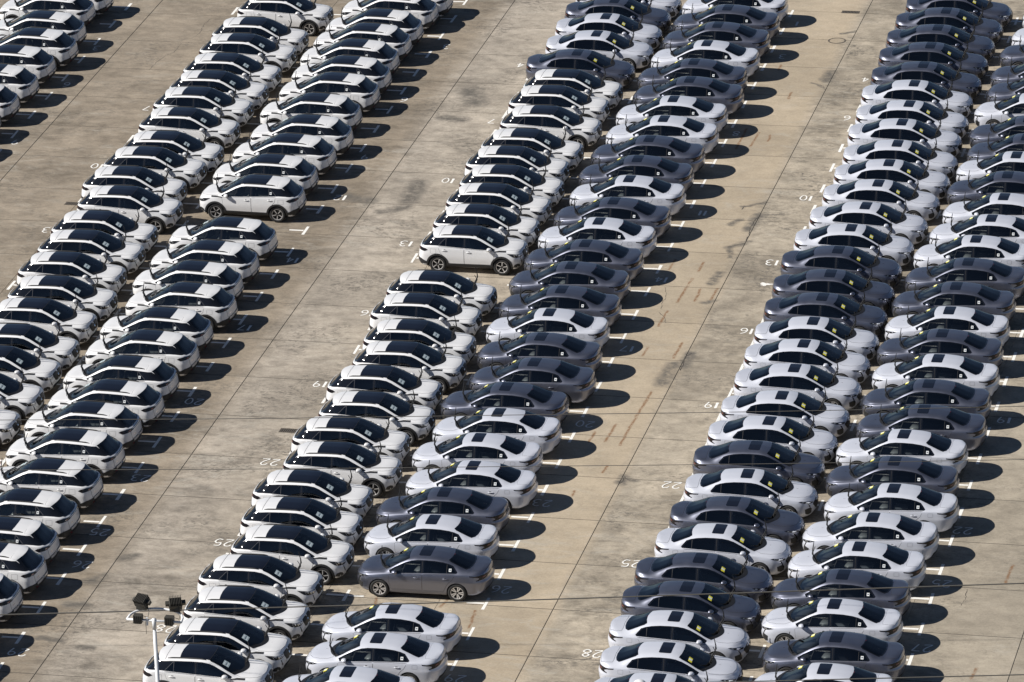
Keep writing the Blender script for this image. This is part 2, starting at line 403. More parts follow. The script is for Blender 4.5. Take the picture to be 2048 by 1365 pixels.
# painted bay marks: a tee at each aisle end, a cross between the noses (spacing and lines measured on the photograph)
BAY, YTOP = 2.476, 44.50
ROWX = {'a_tail': lambda y: -25.42, 'b_tail': lambda y: -20.25-0.006*(y-10), 'b_nose': lambda y: -15.25-0.004*(y-10), 'c_tail': lambda y: -10.21-0.005*(y-10),
        'd_tail': lambda y: -5.12-0.008*(y-8), 'd_nose': lambda y: -0.18-0.008*(y-8), 'e_tail': lambda y: 4.71-0.0075*(y-8),
        'f_tail': lambda y: 9.66-0.010*(y-8), 'f_nose': lambda y: 14.66-0.006*(y-8), 'g_tail': lambda y: 19.60-0.007*(y-5)}
def mark(x, y, left=True, right=True, bar=0.50, stem=0.60, wob=0.012):
    r = lambda k=1: random.uniform(-wob, wob)*k
    v, f = [], []
    w, sw = 0.055, 0.065
    def quad(x0, x1, y0, y1):
        k = len(v); v.extend([(x0+r(), y0+r(), 0.004), (x1+r(), y0+r(), 0.004), (x1+r(), y1+r(), 0.004), (x0+r(), y1+r(), 0.004)]); f.append((k, k+1, k+2, k+3))
    quad(x-w, x+w, y-bar+r(4), y+bar+r(4))
    if left: quad(x-w-stem+r(6), x-w-0.014, y-sw, y+sw)
    if right: quad(x+w+0.014, x+w+stem+r(6), y-sw, y+sw)
    return obj('bay_mark', mesh_from('bay_mark', v, f, M['roadpaint'], False), apron)
for n in range(0, 30):
    y = YTOP-BAY*n
    for key, fx in ROWX.items():
        if not inview(Vector((fx(y), y, 0)), 60): continue
        if key in ('a_tail', 'c_tail', 'e_tail', 'g_tail'): mark(fx(y), y, left=True, right=False)
        elif key.endswith('nose'): mark(fx(y), y, True, True)
        else: mark(fx(y), y, left=False, right=True)

# hand-painted bay numbers, written to be read from the far end of the lot
DIG = {'0': [[(.5, 1), (.15, .8), (.1, .4), (.3, .05), (.65, 0), (.9, .35), (.88, .75), (.5, 1)]],
       '1': [[(.5, 1), (.5, 0)]],
       '2': [[(.1, .78), (.3, .98), (.7, 1), (.88, .75), (.6, .4), (.08, .02), (.95, .05)]],
       '3': [[(.12, .92), (.5, 1), (.85, .8), (.7, .56), (.4, .52)], [(.45, .53), (.82, .45), (.9, .2), (.55, 0), (.1, .08)]],
       '4': [[(.62, 0), (.62, 1), (.05, .32), (.98, .32)]],
       '5': [[(.85, .98), (.22, .98), (.16, .58), (.6, .62), (.9, .38), (.6, .02), (.1, .08)]],
       '6': [[(.8, 1), (.3, .75), (.1, .35), (.35, .02), (.75, .05), (.9, .3), (.65, .52), (.2, .42)]],
       '7': [[(.05, .97), (.92, .97), (.35, 0)]],
       '8': [[(.5, .52), (.15, .75), (.5, 1), (.85, .76), (.5, .52), (.08, .25), (.5, 0), (.92, .25), (.5, .52)]],
       '9': [[(.85, .58), (.5, .45), (.12, .7), (.45, 1), (.82, .88), (.86, .55), (.6, 0)]]}
def number(text, px, py, size=0.54, width=0.30, gap=0.07, stroke=0.055):
    c = at(px, py); v, f = [], []
    adv = [0.13 if ch == '1' else width for ch in text]; tot = sum(adv)+(len(text)-1)*gap; x0 = 0.0
    for i, ch in enumerate(text):
        for st_ in DIG[ch]:
            pts = [Vector((x0+a*adv[i]-tot/2, (b_-0.5)*size, 0)) for a, b_ in st_]
            fine = []
            for k in range(len(pts)-1):                       # light Catmull-Rom smoothing
                p0, p1, p2, p3 = pts[max(k-1, 0)], pts[k], pts[k+1], pts[min(k+2, len(pts)-1)]
                if ch in '147': p0, p3 = p1, p2
                for q in range(5):
                    u = q/5
                    fine.append(0.5*((2*p1)+(p2-p0)*u+(2*p0-5*p1+4*p2-p3)*u*u+(3*p1-p0-3*p2+p3)*u**3))
            fine.append(pts[-1])
            sw = stroke*(1.7 if ch == '1' else 1.0)
            k0 = len(v)
            for k, p in enumerate(fine):
                d = (fine[min(k+1, len(fine)-1)]-fine[max(k-1, 0)]).normalized()
                nrm = Vector((-d.y, d.x, 0))*sw*0.5*random.uniform(.9, 1.12)
                for q in (p+nrm, p-nrm): v.append((c.x-q.x, c.y-q.y, 0.004+0.00012*len(v)))   # turned by half a turn
            for k in range(len(fine)-1): f.append((k0+2*k, k0+2*k+2, k0+2*k+3, k0+2*k+1))
        x0 += adv[i]+gap
    o = obj('painted_number', mesh_from('painted_number', v, f, M['roadpaint'], False), apron)
    o['label'] = 'white painted bay number %s' % text
NUMS = [('4', 1040, 131), ('7', 984, 243), ('10', 896, 362), ('13', 812, 488), ('16', 734, 627), ('19', 640, 769), ('22', 540, 925), ('25', 447, 1086), ('28', 331, 1258),
        ('4', 1730, 160), ('6', 1694, 237), ('10', 1612, 397), ('13', 1544, 526), ('16', 1493, 663), ('19', 1423, 811), ('22', 1343, 971), ('25', 1262, 1128), ('28', 1184, 1308),
        ('7', 294, 217), ('10', 194, 333), ('13', 97, 461),
        ('1', 1594, 48), ('3', 1565, 114), ('8', 1472, 268), ('11', 1405, 427), ('14', 1322, 560), ('17', 1254, 698), ('20', 1170, 849), ('23', 1084, 1007), ('26', 1002, 1180), ('29', 910, 1358),
        ('3', 893, 94), ('6', 808, 200), ('9', 730, 315), ('12', 680, 396), ('14', 584, 521), ('17', 489, 656), ('20', 388, 804), ('23', 281, 957), ('25', 199, 1065), ('26', 164, 1130), ('29', 36, 1305),
        ('3', 193, 97), ('6', 133, 170), ('9', 31, 285), ('19', 2008, 841), ('22', 1925, 1062), ('25', 1883, 1168), ('27', 1844, 1297)]
for tx, px, py in NUMS: number(tx, px, py)
# spilt white paint by the sixth row
c = at(1531, 569); vv = []
for k in range(22):
    a = 2*math.pi*k/22; rr = 1+0.35*math.sin(3*a+1)+0.2*math.sin(7*a)
    vv.append((c.x+0.22*rr*math.cos(a), c.y+0.14*rr*math.sin(a)))
obj('paint_spill', mesh_from('paint_spill', [(*p, 0.004) for p in vv], [tuple(range(22))], M['roadpaint'], False), apron)

# cracks in the concrete
def crack(x0, y0, pts, s_=3.992, w=0.022):
    P = [at(*T2(x0, y0, x, y, s_)) for x, y in pts]; fine = []
    for a, b_ in zip(P, P[1:]):
        n = max(2, int((b_-a).length/0.12))
        for k in range(n): fine.append(a+(b_-a)*(k/n)+Vector((random.uniform(-.03, .03), random.uniform(-.03, .03), 0)))
    fine.append(P[-1]); v = []; f = []
    for k, p in enumerate(fine):
        d = (fine[min(k+1, len(fine)-1)]-fine[max(k-1, 0)]).normalized(); n_ = Vector((-d.y, d.x, 0))*w*0.5*random.uniform(.3, 1.3)
        v += [(p.x+n_.x, p.y+n_.y, .0025), (p.x-n_.x, p.y-n_.y, .0025)]
    for k in range(len(fine)-1): f.append((2*k, 2*k+2, 2*k+3, 2*k+1))
    obj('crack', mesh_from('crack', v, f, M['joint'], False), apron)
crack(1024, 342, [(1225, 930), (1230, 1010), (1195, 1060), (1190, 1105)])
crack(1024, 342, [(1170, 1130), (1215, 1165), (1230, 1215)])
crack(1536, 1024, [(1590, 620), (1580, 690), (1545, 750)], 4)
crack(0, 0, [(1690, 150), (1630, 190), (1600, 260), (1530, 310)])
crack(0, 0, [(1450, 350), (1390, 420), (1330, 440), (1260, 490), (1190, 560)])
crack(1536, 0, [(350, 665), (400, 672), (440, 690), (455, 720)])
crack(1024, 342, [(2040, 245), (1930, 275), (1850, 290), (1835, 310)], w=0.04)
crack(1024, 342, [(1985, 345), (1940, 400), (1900, 450), (1890, 520), (1860, 580), (1720, 605)], w=0.04)
crack(1024, 684, [(1440, 90), (1385, 120), (1365, 180), (1345, 230)], w=0.05)
crack(1024, 684, [(855, 1135), (905, 1080), (940, 1110), (985, 1105)], w=0.04)

# drain grates and a manhole
def grate(px, py, L, Wd, nb, label):
    c = at(px, py); e = bpy.data.objects.new('drain_grate', None); COL.objects.link(e); e.location = (c.x, c.y, 0); e.rotation_euler = (0, 0, slab_ang)
    tag(e, label, 'drain')
    f_ = MB()
    for y in (-1, 1): f_.box((0, y*(Wd/2), 0.007), (L+0.06, 0.035, 0.014))
    for x in (-1, 1): f_.box((x*(L/2+0.012), 0, 0.0065), (0.036, Wd-0.036, 0.013))
    f_.build('frame', M['iron'], e)
    MB().box((0, 0, 0.0025), (L-0.013, Wd-0.036, 0.003)).build('pit', M['pit'], e)
    bar_me = MB().box((0, 0, 0), (L/nb*0.45, Wd-0.038, 0.008)).mesh('bar', M['iron'])
    for k in range(nb):
        o = obj('bar', bar_me, e); o.location = (-L/2+(k+0.5)*L/nb, 0, 0.0085)
grate(1701, 25, 0.72, 0.30, 11, 'rusty iron drain grate at the top beside the seam')
grate(577, 862, 0.60, 0.34, 8, 'rusty iron drain grate left of the white crossovers')
grate(145, 408, 0.55, 0.30, 8, 'dark iron drain grate beside the second row crossovers')
c = at(1674, 82); e = bpy.data.objects.new('manhole_cover', None); COL.objects.link(e); e.location = (c.x, c.y, 0)
tag(e, 'round concrete coloured manhole cover in the aisle', 'manhole')
n_ = 36
ring = MB(); ri, ro = 0.33, 0.40
ring.add([(r*math.cos(2*math.pi*k/n_), r*math.sin(2*math.pi*k/n_), 0.006) for r in (ri, ro) for k in range(n_)], [(k, n_+k, n_+(k+1) % n_, (k+1) % n_) for k in range(n_)])
ring.build('rim', M['iron'], e)
MB().add([(0.322*math.cos(2*math.pi*k/n_), 0.322*math.sin(2*math.pi*k/n_), 0.0045) for k in range(n_)], [tuple(range(n_))]).build('lid', M['concrete'], e)

# ------------------------------------------------------------------ cars
def pch(keys):
    """monotone cubic through (x, value) keys"""
    keys = sorted(keys)
    if len(keys) == 1: return lambda x: keys[0][1]
    xs = [k[0] for k in keys]; ys = [k[1] for k in keys]; n = len(xs)
    h = [xs[i+1]-xs[i] for i in range(n-1)]; d = [(ys[i+1]-ys[i])/h[i] for i in range(n-1)]
    mm = [0.0]*n; mm[0] = d[0]; mm[-1] = d[-1]
    for i in range(1, n-1):
        if d[i-1]*d[i] > 0:
            w1, w2 = 2*h[i]+h[i-1], h[i]+2*h[i-1]; mm[i] = (w1+w2)/(w1/d[i-1]+w2/d[i])
    def ev(x):
        if x <= xs[0]: return ys[0]
        if x >= xs[-1]: return ys[-1]
        i = 0
        while x > xs[i+1]: i += 1
        t_ = (x-xs[i])/h[i]
        return ((1+2*t_)*(1-t_)**2*ys[i]+t_*(1-t_)**2*h[i]*mm[i]+t_*t_*(3-2*t_)*ys[i+1]+t_*t_*(t_-1)*h[i]*mm[i+1])
    return ev

def interp_rows(P, sub):
    """monotone cubic across the profile, uniform parameter"""
    n = len(P); out = []
    comp = []
    for c_ in range(3):
        comp.append(pch([(i, P[i][c_]) for i in range(n)]))
    for i in range(n-1):
        for k in range(sub):
            u = i+k/sub; out.append(Vector((comp[0](u), comp[1](u), comp[2](u))))
    out.append(P[-1].copy()); return out

class Body:
    """Car shell: a set of lengthwise lines, each running from the rear centre round the side to the front centre."""
    def __init__(s, lines, corner_f, corner_r, nf=2.5, nr=2.6, sub=5, mid=64, cor=16):
        s.lines = lines; K = len(lines); cols = []
        s.W = [pch(l['W']) for l in lines]; s.Z = [pch(l['Z']) for l in lines]
        T = []
        for k in range(cor): T.append(('r', k/cor))
        for k in range(mid+1): T.append(('m', k/mid))
        for k in range(1, cor+1): T.append(('f', k/cor))
        for kind, u in T:
            P = []
            for k, l in enumerate(lines):
                cf = l.get('cf', corner_f); cr = l.get('cr', corner_r)
                if kind == 'm': x = cr+(cf-cr)*u; y = s.W[k](x)
                elif kind == 'f':
                    a = u*math.pi/2; n_ = l.get('nf', nf); x = cf+(l['xf']-cf)*math.sin(a)**(2/n_); y = s.W[k](x)*max(0, math.cos(a))**(2/n_)
                else:
                    a = (1-u)*math.pi/2; n_ = l.get('nr', nr); x = cr+(l['xr']-cr)*math.sin(a)**(2/n_); y = s.W[k](x)*max(0, math.cos(a))**(2/n_)
                if k == 0 or k == K-1: y = 0.0
                P.append(Vector((x, max(0.0, y), s.Z[k](x))))
            cols.append(interp_rows(P, sub))
        s.nc, s.nr_ = len(cols), len(cols[0])
        s.cols = cols
    def geometry(s):
        nr, nc = s.nr_, s.nc; v = []; f = []
        for side in (1, -1):
            b0 = len(v)
            for c_ in s.cols:
                for p in c_: v.append(Vector((p.x, side*p.y, p.z)))
            for i in range(nc-1):
                for j in range(nr-1):
                    q = (b0+i*nr+j, b0+(i+1)*nr+j, b0+(i+1)*nr+j+1, b0+i*nr+j+1)
                    f.append(q if side == -1 else q[::-1])
        return v, f

def pip(p, poly):
    x, y = p; ins = False; n = len(poly)
    for i in range(n):
        x1, y1 = poly[i]; x2, y2 = poly[i-1]
        if (y1 > y) != (y2 > y) and x < (x2-x1)*(y-y1)/(y2-y1)+x1: ins = not ins
    return ins
def edge_dist(p, poly):
    best = 9; P = Vector(p)
    for i in range(len(poly)):
        a, bb = Vector(poly[i-1]), Vector(poly[i]); ab = bb-a; l2 = ab.length_squared
        t_ = 0 if l2 == 0 else max(0, min(1, (P-a).dot(ab)/l2)); best = min(best, (P-a-ab*t_).length)
    return best

VIEW = {'left': Vector((0, -1, 0)), 'top': Vector((0, 0, -1)), 'front': Vector((-1, 0, 0)), 'rear': Vector((1, 0, 0)),
        'fl': Vector((-.64, -.77, 0)), 'rl': Vector((.70, -.714, 0))}
def view_axes(d):
    if abs(d.z) > 0.9: return Vector((1, 0, 0)), Vector((0, 1, 0))
    return Vector((-d.y, d.x, 0)), Vector((0, 0, 1))

class Car:
    def __init__(s, name, body, paint):
        s.name = name; s.paint = paint
        s.root = bpy.data.objects.new(name, None); COL.objects.link(s.root)
        v, f = body.geometry(); s.body = body
        s.v, s.f = v, f
        s.bvh = BVHTree.FromPolygons([tuple(q) for q in v], f)
        s.holes = []                     # (poly2d, eu, ev, test) cut out of the shell
    def project(s, pts, view):
        d = VIEW[view]; eu, ev = view_axes(d)
        return [(Vector(p).dot(eu), Vector(p).dot(ev)) for p in pts]
    def panel(s, name, pts, view, mat, off=0.004, parent=None, mirror=False, step=0.07, hole=None, depth=0.012, smooth=True, base_off=None, cuts=()):
        """A panel laid on the shell: outline given by rough 3D points, cast along the view direction."""
        d = VIEW[view]; eu, ev = view_axes(d)
        poly = s.project(pts, view)
        area = sum(poly[i-1][0]*poly[i][1]-poly[i][0]*poly[i-1][1] for i in range(len(poly)))
        if area < 0: poly = poly[::-1]
        if hole is not None:
            s.holes.append((poly, eu, ev, d, hole, mirror))
        B = []
        for i in range(len(poly)):
            a, bb = Vector(poly[i-1]), Vector(poly[i]); n = max(1, int((bb-a).length/step+0.5))
            for k in range(n): B.append(a+(bb-a)*(k/n))
        nb = len(B); V2 = list(B)
        cons = [(i, (i+1) % nb) for i in range(nb)]; cps = []
        for cp in cuts:
            q2 = s.project(cp, view); cx = sum(p[0] for p in q2)/len(q2); cy = sum(p[1] for p in q2)/len(q2)
            q2 = [(p[0]+(cx-p[0])*0.03, p[1]+(cy-p[1])*0.05) for p in q2]; cps.append(q2)
            k0 = len(V2); loop = []
            for i in range(len(q2)):
                a, bb = Vector(q2[i-1]), Vector(q2[i]); n = max(1, int((bb-a).length/step+0.5))
                for k in range(n): loop.append(a+(bb-a)*(k/n))
            V2 += loop; cons += [(k0+i, k0+(i+1) % len(loop)) for i in range(len(loop))]
        us = [p[0] for p in poly]; vs_ = [p[1] for p in poly]
        u = min(us)+step*.5
        while u < max(us):
            w = min(vs_)+step*.5
            while w < max(vs_):
                if pip((u, w), poly) and edge_dist((u, w), poly) > step*0.45 and not any(pip((u, w), q) or edge_dist((u, w), q) < step*.4 for q in cps): V2.append(Vector((u, w)))
                w += step
            u += step
        r = delaunay_2d_cdt(V2, cons, [], 1, 1e-5)
        rv, rf = r[0], [t_ for t_ in r[2] if pip(((r[0][t_[0]]+r[0][t_[1]]+r[0][t_[2]])/3)[:], poly)]
        if cps: rf = [t_ for t_ in rf if not any(pip(((rv[t_[0]]+rv[t_[1]]+rv[t_[2]])/3)[:], q) for q in cps)]
        top = []; nrm = []
        for q in rv:
            o = eu*q.x+ev*q.y-d*6
            h = s.bvh.ray_cast(o, d)
            if h[0] is None:
                hn = s.bvh.find_nearest(eu*q.x+ev*q.y-d*1.5); h = (hn[0], hn[1])
            n_ = h[1] if h[1].dot(d) < 0 else -h[1]
            top.append(h[0]+n_*off); nrm.append(n_)
        faces = []
        for t_ in rf:
            t_ = list(t_); a, bb, c_ = top[t_[0]], top[t_[1]], top[t_[2]]
            if (bb-a).cross(c_-a).dot(d) > 0: t_ = t_[::-1]
            faces.append(tuple(t_))
        ed = {}
        for t_ in faces:
            for i in range(3): ed[(t_[i], t_[(i+1) % 3])] = 1
        bnd = [e for e in ed if (e[1], e[0]) not in ed]
        k0 = len(top); low = {}
        verts = list(top)
        for a, bb in bnd:
            for q in (a, bb):
                if q not in low: low[q] = len(verts); verts.append(top[q]-nrm[q]*(off+depth if base_off is None else base_off))
        # the skirt has its own vertices so the face keeps its shading
        dup = {q: None for q in low}
        for q in low: dup[q] = len(verts); verts.append(top[q].copy())
        for a, bb in bnd: faces.append((dup[bb], dup[a], low[a], low[bb]))
        me = mesh_from(name, verts, faces, mat, smooth)
        o = obj(name, me, parent or s.root)
        if mirror:
            par = parent or s.root
            if isinstance(mirror, bpy.types.Object): par = mirror
            mv = [Vector((q.x, -q.y, q.z)) for q in verts]
            o2 = obj(name, mesh_from(name, mv, [f_[::-1] for f_ in faces], mat, smooth), par)
            return o, o2
        return o
    def outline(s, pts, view, width=0.012, off=0.002, mirror=False, parent=None, closed=True, name='panel_gap', mat=None):
        """A thin dark gap line following the outline."""
        d = VIEW[view]; eu, ev = view_axes(d); poly = [Vector(p) for p in s.project(pts, view)]
        P = []; n = len(poly)
        for i in range(n if closed else n-1):
            a, bb = poly[i], poly[(i+1) % n]; k = max(1, int((bb-a).length/0.06))
            for q in range(k): P.append(a+(bb-a)*(q/k))
        if not closed: P.append(poly[-1])
        verts = []; faces = []; m_ = len(P)
        for i, p in enumerate(P):
            a = P[(i-1) % m_] if closed else P[max(0, i-1)]; bb = P[(i+1) % m_] if closed else P[min(m_-1, i+1)]
            tdir = (bb-a).normalized(); nn = Vector((-tdir.y, tdir.x))*width/2
            for q in (p+nn, p-nn):
                h = s.bvh.ray_cast(eu*q.x+ev*q.y-d*6, d)
                if h[0] is None: h = s.bvh.find_nearest(eu*q.x+ev*q.y-d*1.5)
                n_ = h[1] if h[1].dot(d) < 0 else -h[1]
                verts.append(h[0]+n_*off)
        for i in range(m_ if closed else m_-1):
            j = (i+1) % m_; faces.append((2*i, 2*j, 2*j+1, 2*i+1))
        mat = mat or M['seam']
        o = obj(name, mesh_from(name, verts, faces, mat, True), parent or s.root)
        if mirror:
            obj(name, mesh_from(name, [Vector((q.x, -q.y, q.z)) for q in verts], faces, mat, True), parent or s.root)
        return o
    def surf(s, x, z, side=1):
        h = s.bvh.ray_cast(Vector((x, 4, z)), Vector((0, -1, 0))); return h[0]
    def top_at(s, x, y):
        h = s.bvh.ray_cast(Vector((x, y, 4)), Vector((0, 0, -1))); return h[0]
    def finish_shell(s, axles, rad, zc, mat):
        """cut wheel openings and window openings, then link the shell"""
        keep = []; v = s.v; snap = {}; gone = []
        for f_ in s.f:
            c_ = sum((v[i] for i in f_), Vector())/4
            cut = None
            for ax in axles:
                if abs(c_.y) > 0.52 and (c_.x-ax)**2+(c_.z-zc)**2 < rad*rad: cut = ('w', ax)
            if cut is None:
                n_ = (v[f_[2]]-v[f_[0]]).cross(v[f_[3]]-v[f_[1]])
                for hi, (poly, eu, ev, d, shrink, mir) in enumerate(s.holes):
                    for sg in ((1, -1) if mir else (1,)):
                        cc = Vector((c_.x, c_.y*sg, c_.z))
                        if abs(d.y) > 0.5 and cc.y < 0.3: continue
                        if abs(d.z) > 0.5 and cc.z < 0.7: continue
                        if pip((cc.dot(eu), cc.dot(ev)), poly): cut = ('h', hi, sg); break
                    if cut: break
            if cut is None: keep.append(f_)
            else: gone.append((f_, cut))
        used = set(i for f_ in keep for i in f_)
        for f_, cut in gone:
            for i in f_:
                if i in used: snap.setdefault(i, cut)
        for i, cut in snap.items():
            if cut[0] == 'w':
                dx, dz = v[i].x-cut[1], v[i].z-zc; r_ = math.hypot(dx, dz)
                if r_ > 0.2: v[i] = Vector((cut[1]+dx*rad/r_, v[i].y, zc+dz*rad/r_))
            else:
                poly, eu, ev, d, shrink, mir = s.holes[cut[1]]; sg = cut[2]
                p = Vector((v[i].x, v[i].y*sg, v[i].z)); q = Vector((p.dot(eu), p.dot(ev))); best = None
                for k in range(len(poly)):
                    a_, b_ = Vector(poly[k-1]), Vector(poly[k]); ab = b_-a_
                    t_ = max(0, min(1, (q-a_).dot(ab)/max(1e-9, ab.length_squared))); pp = a_+ab*t_
                    if best is None or (pp-q).length < (best-q).length: best = pp
                h = s.bvh.ray_cast(eu*best.x+ev*best.y-d*6, d)
                if h[0] is not None and (h[0]-p).length < 0.2: v[i] = Vector((h[0].x, h[0].y*sg, h[0].z))
        me = mesh_from('body', v, keep, mat)
        bm = bmesh.new(); bm.from_mesh(me); bmesh.ops.remove_doubles(bm, verts=bm.verts, dist=0.0004)
        bmesh.ops.dissolve_degenerate(bm, dist=0.0003, edges=bm.edges)
        bmesh.ops.delete(bm, geom=[q for q in bm.verts if not q.link_faces], context='VERTS')
        bm.to_mesh(me); bm.free()
        me.polygons.foreach_set('use_smooth', [True]*len(me.polygons))
        return obj('body', me, s.root)

def wheel_meshes(r, rim_r, wdt, style):
    ty = MB(); h = wdt/2
    ty.lathe_y([(rim_r-0.01, h-0.02), (rim_r+0.012, h), (r-0.05, h+0.004), (r-0.014, h-0.018), (r, h-0.05), (r, -h+0.05), (r-0.014, -h+0.018), (r-0.05, -h), (rim_r, -h), (rim_r-0.01, h-0.02)], 40)
    tyre = ty.mesh('tyre', M['rubber'], True)
    w = MB()
    w.lathe_y([(0.0, h-0.085), (rim_r*0.5, h-0.09), (rim_r-0.022, h-0.10), (rim_r-0.02, h-0.03)], 30, 1)
    w.lathe_y([(rim_r-0.024, h-0.025), (rim_r-0.018, h-0.008), (rim_r-0.002, h-0.006), (rim_r, h-0.03)], 36, 0)
    w.lathe_y([(0.0, h-0.012), (0.03, h-0.014), (0.042, h-0.03), (0.05, h-0.06)], 16, 1)
    for k in range(5):
        a = 2*math.pi*k/5+0.3
        for sgn in (-1, 1):
            if style == 'suv':
                a0, a1, w0, w1 = a+sgn*0.16, a+sgn*0.22, 0.014, 0.019
            else:
                a0, a1, w0, w1 = a+sgn*0.20, a+sgn*0.20, 0.011, 0.024
            p0 = Vector((math.cos(a0), 0, math.sin(a0)))*0.04; p1 = Vector((math.cos(a1), 0, math.sin(a1)))*(rim_r-0.018)
            t_ = (p1-p0).normalized(); n_ = Vector((-t_.z, 0, t_.x))
            v = []
            for p, ww, yo in ((p0, w0, h-0.022), (p1, w1, h-0.012)):
                for q in (p+n_*ww, p-n_*ww):
                    v.append((q.x, yo, q.z)); v.append((q.x, yo-0.045, q.z))
            mi = 0 if (style != 'suv' or sgn > 0) else 1
            w.add(v, [(0, 4, 6, 2)], mi); w.add(v, [(0, 1, 5, 4), (2, 6, 7, 3)], 1)
    rim = w.mesh('wheel', [M['alloy'], M['darkwheel']], False)
    smooth_by_angle(rim, 40)
    return tyre, rim

def flip_y(me):
    m2 = me.copy()
    for q in m2.vertices: q.co.y = -q.co.y
    m2.flip_normals(); return m2

def add_wheels(car, axles, r, rim_r, wdt, ytrack, style):
    tyre, rim = wheel_meshes(r, rim_r, wdt, style)
    tyre2, rim2 = flip_y(tyre), flip_y(rim)
    for ax in axles:
        for sgn in (1, -1):
            o = obj('wheel', rim if sgn > 0 else rim2, car.root); o.location = (ax, sgn*ytrack, r-0.002)
            o.rotation_euler = (0, random.uniform(0, 1), 0)
            obj('tyre', tyre if sgn > 0 else tyre2, o)
def add_liners(car, axles, rad, zc, yo, yi):
    me = None
    for ax in axles:
        for sgn in (1, -1):
            v, f = [], []
            n = 20
            for k in range(n+1):
                a = math.pi*(-0.12+1.24*k/n); 
                for y in (yo, yi): v.append((ax+rad*math.cos(a), sgn*y, zc+rad*math.sin(a)))
            v.append((ax, sgn*yi, zc)); ci = len(v)-1
            for k in range(n):
                f.append((2*k, 2*k+1, 2*k+3, 2*k+2)); f.append((2*k+1, ci, 2*k+3))
            obj('wheel_arch_liner', mesh_from('liner', v, f, M['trim']), car.root)

def add_interior(car, xs_front, xs_rear, zseat, zdash, xdash, wid, floorz, xwheel):
    def seat(x, y, w_, parent_name):
        b_ = MB()
        b_.box((x+0.02, y, zseat), (0.50, w_, 0.16))
        rot = Matrix.Rotation(R(-14), 3, 'Y')
        b_.box((x-0.28, y, zseat+0.32), (0.14, w_*0.95, 0.56), rot=rot)
        if w_ < 0.8:
            b_.box((x-0.36, y, zseat+0.66), (0.10, 0.25, 0.17), rot=rot)
        else:
            for q in (-0.42, 0, 0.42): b_.box((x-0.36, y+q, zseat+0.62), (0.09, 0.24, 0.13), rot=rot)
        me = b_.mesh(parent_name, M['seatcover' if w_ < .8 else 'seatcloth'])
        bm = bmesh.new(); bm.from_mesh(me); bmesh.ops.bevel(bm, geom=list(bm.edges), offset=0.035, segments=2, affect='EDGES', clamp_overlap=True)
        bm.to_mesh(me); bm.free(); me.polygons.foreach_set('use_smooth', [True]*len(me.polygons))
        obj(parent_name, me, car.root)
    for y in (0.36, -0.36): seat(xs_front, y, 0.48, 'front_seat')
    seat(xs_rear, 0, 1.22, 'rear_seat')
    d_ = MB()
    n = 12; prof = [(xdash-0.30, zdash-0.30), (xdash-0.34, zdash-0.08), (xdash-0.22, zdash+0.0), (xdash+0.02, zdash-0.01), (xdash+0.22, zdash-0.04)]
    v = []; f = []
    for k in range(n+1):
        y = -wid+2*wid*k/n; cv = (y/wid)**2*0.14
        v += [(px-cv*0.9, y, pz) for px, pz in prof]
    L_ = len(prof)
    for k in range(n):
        for i in range(L_-1): f.append((k*L_+i, (k+1)*L_+i, (k+1)*L_+i+1, k*L_+i+1))
    d_.add(v, f); d_.build('dashboard', M['dash'], car.root, True)
    fl = MB(); fl.box(((xs_front+xs_rear)/2+0.1, 0, floorz), (2.6, 1.45, 0.04))
    fl.build('cabin_floor', M['dash'], car.root)
    sw = MB(); pts = []
    c_ = Vector((xwheel, 0.37, zdash-0.02)); ax = Vector((0.42, 0, 0.9)).normalized(); e1 = Vector((0, 1, 0)); e2 = ax.cross(e1)
    # rim of the steering wheel
    for k in range(25):
        a = 2*math.pi*k/24; pts.append(c_+(e1*math.cos(a)+Vector((-0.35, 0, 0.94))*math.sin(a))*0.17)
    sw.tube(pts, 0.016, 6); sw.tube([c_+Vector((0.0, -0.16, 0)), c_+Vector((0, 0.16, 0))], 0.02, 6); sw.tube([c_, c_+Vector((0.25, 0, -0.12))], 0.03, 6)
    sw.build('steering_wheel', M['seatcloth'], car.root, True)

def add_mirror(car, x, z, y, mat, blen=0.12):
    for sgn in (1, -1):
        b_ = MB(); b_.ball((0, 0, 0), (0.115, 0.112, 0.076), 16, 10, 0)
        for q in b_.v:
            if q.x < -0.05: q.x = -0.05+(q.x+0.05)*0.25
            if q.z < -0.02: q.z = -0.02+(q.z+0.02)*0.8
            q.x -= q.y*0.15
            q.y *= sgn
            q.x -= 0
        me = b_.mesh('mirror', [mat], True)
        if sgn < 0: me.flip_normals()
        o = obj('mirror', me, car.root); o.location = (x, sgn*(y+0.095), z)
        g_ = MB(); g_.box((-0.072, 0, -0.002), (0.006, 0.17, 0.11)); g_.build('mirror_glass', M['chrome'], o)
        f_ = MB(); f_.tube([(0.0, sgn*-0.17, -0.07), (0.0, sgn*-0.02, -0.05)], [0.04, 0.03], 8, flat=0.5); f_.build('mirror_foot', M['trim'], o)

def add_wiper(car, x, y, z, fwd=1):
    w = MB()
    w.tube([(x, y, z), (x+0.16, y-0.03, z+0.30), (x+0.15, y-0.05, z+0.40)], [0.028, 0.020, 0.015], 6)
    w.build('wiper_arm', M['trim'], car.root)
    b_ = MB(); b_.tube([(x+0.10, y+0.04, z+0.10), (x+0.15, y-0.05, z+0.40), (x+0.11, y-0.12, z+0.72)], [0.012, 0.022, 0.013], 6)
    b_.build('wiper_blade', M['trim'], car.root)
    w = MB(); w.tube([(x+0.05, y-0.16, z), (x+0.18, y-0.20, z+0.24), (x+0.10, y-0.28, z+0.46)], [0.024, 0.017, 0.012], 6)
    w.build('wiper_arm', M['trim'], car.root)

